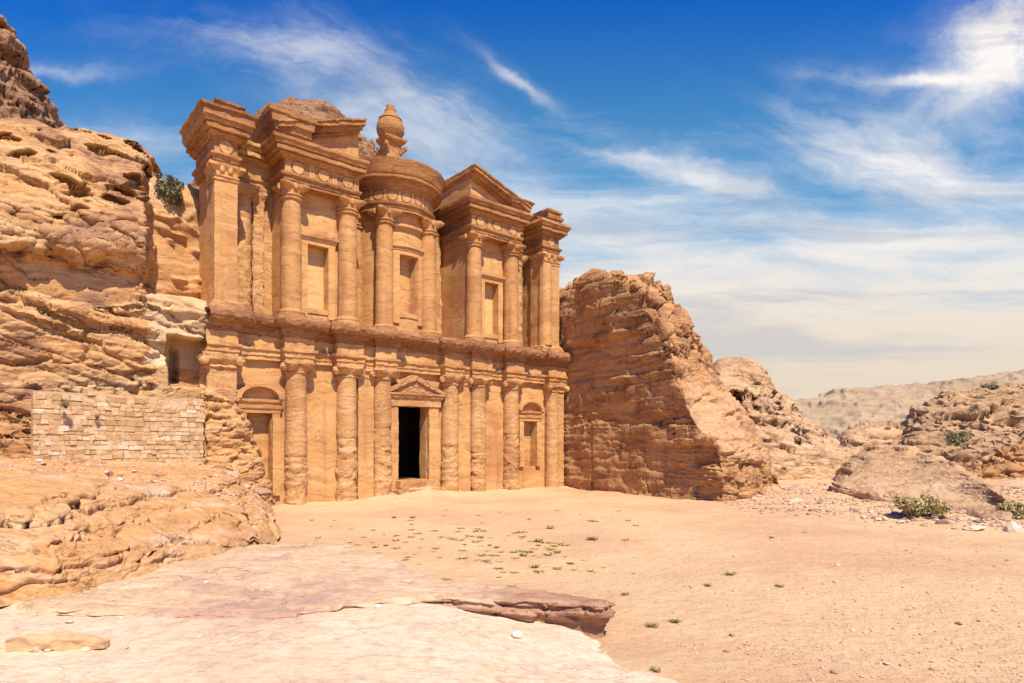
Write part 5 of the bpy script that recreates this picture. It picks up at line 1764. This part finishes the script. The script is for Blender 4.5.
def bush(name, loc, size, mats, label, seed, leaves=1500, group=None):
    q = random.Random(seed)
    root_o = empty(name, loc)
    tag(root_o, label, 'bush', group)
    sx_, sy_, sz_ = size
    cl_ = [(q.uniform(-.75, .75), q.uniform(-.75, .75), q.uniform(0.2, .75), q.uniform(.25, .5)) for _ in range(16)]
    V, F = [], []
    ls_ = 0.055 * (sx_ + sz_) / 2 + 0.03
    for i in range(leaves):
        c = q.choice(cl_)
        d = np.array((q.gauss(0, 1), q.gauss(0, 1), q.gauss(0, 1)))
        d *= c[3] * q.random() ** 0.4 / np.linalg.norm(d)
        p = np.array((c[0] + d[0], c[1] + d[1], max(0.02, c[2] + d[2] * .8)))
        p = p * (sx_ / 2, sy_ / 2, sz_)
        a = np.array((q.gauss(0, 1), q.gauss(0, 1), q.gauss(0, 1)))
        a *= ls_ * 1.4 / np.linalg.norm(a)
        b = np.array((q.gauss(0, 1), q.gauss(0, 1), q.gauss(0, 1)))
        b *= ls_ * .55 / np.linalg.norm(b)
        k = len(V)
        V += [p - a, p - b, p + a, p + b]
        F.append((k, k + 1, k + 2, k + 3))
    me = mesh_np('foliage', np.array(V), np.array(F), False)
    link('foliage', me, mats, root_o)
    V, F = [], []
    for c in cl_:
        p0 = np.array((q.uniform(-.08, .08), q.uniform(-.08, .08), -0.1))
        p1 = np.array((c[0] * sx_ / 2, c[1] * sy_ / 2, c[2] * sz_))
        for sd in (np.array((0.02, 0, 0)), np.array((0, 0.02, 0))):
            k = len(V)
            V += [p0 - sd * 1.5, p0 + sd * 1.5, p1 + sd * .5, p1 - sd * .5]
            F.append((k, k + 1, k + 2, k + 3))
    link('branches', mesh_np('branches', np.array(V), np.array(F), False), M_TWIG, root_o)
    return root_o


x, y, z = on_plain(922, 519)
bush('bush', (x, y, z), (4.3, 2.6, 1.75), M_LEAF, 'large rounded olive green bush on the scree', 1, 1900)
x, y, z = on_plain(950, 504)
bush('bush', (x, y, z), (2.8, 1.6, 1.0), M_LEAF, 'smaller low olive bush just behind the large one', 2, 900)
x, y, z = on_plain(1009, 518)
bush('bush', (x, y, z), (2.8, 1.8, 1.4), M_LEAF, 'dull olive bush at the right edge below the tilted slab', 3, 1100)
x, y, z = on_plain(902, 493)
bush('bush', (x, y, z), (1.3, 1.0, .6), M_LEAF, 'tiny pale bush above the large one at the slab foot', 4, 300)
bush('bush', at(170, 203, 60.5), (2.6, 2.0, 2.6), M_LEAF_DARK, 'dark green bush clinging to the rock left of the temple', 5, 1300)
bush('bush', at(990, 398, 158), (5.0, 3.0, 4.0), M_LEAF_DARK, 'dark bush high on the brown hill', 6, 700)
bush('bush', at(957, 446, 133), (5.5, 3.0, 3.6), M_LEAF_DARK, 'dark bush at the foot of the brown hill', 7, 700)
bush('bush', at(978, 414, 146), (4.0, 3.0, 2.4), M_LEAF_DARK, 'dark bush on a middle ledge of the brown hill', 8, 500)
bush('bush', at(66, 407, 47.4), (0.75, 0.5, 0.7), M_LEAF_GREEN, 'small green caper plant rooted in the masonry wall', 9, 350)
bush('bush', at(97, 418, 49.2), (0.4, 0.3, 0.4), M_LEAF_GREEN, 'tiny green sprout in the middle of the masonry wall', 10, 120)
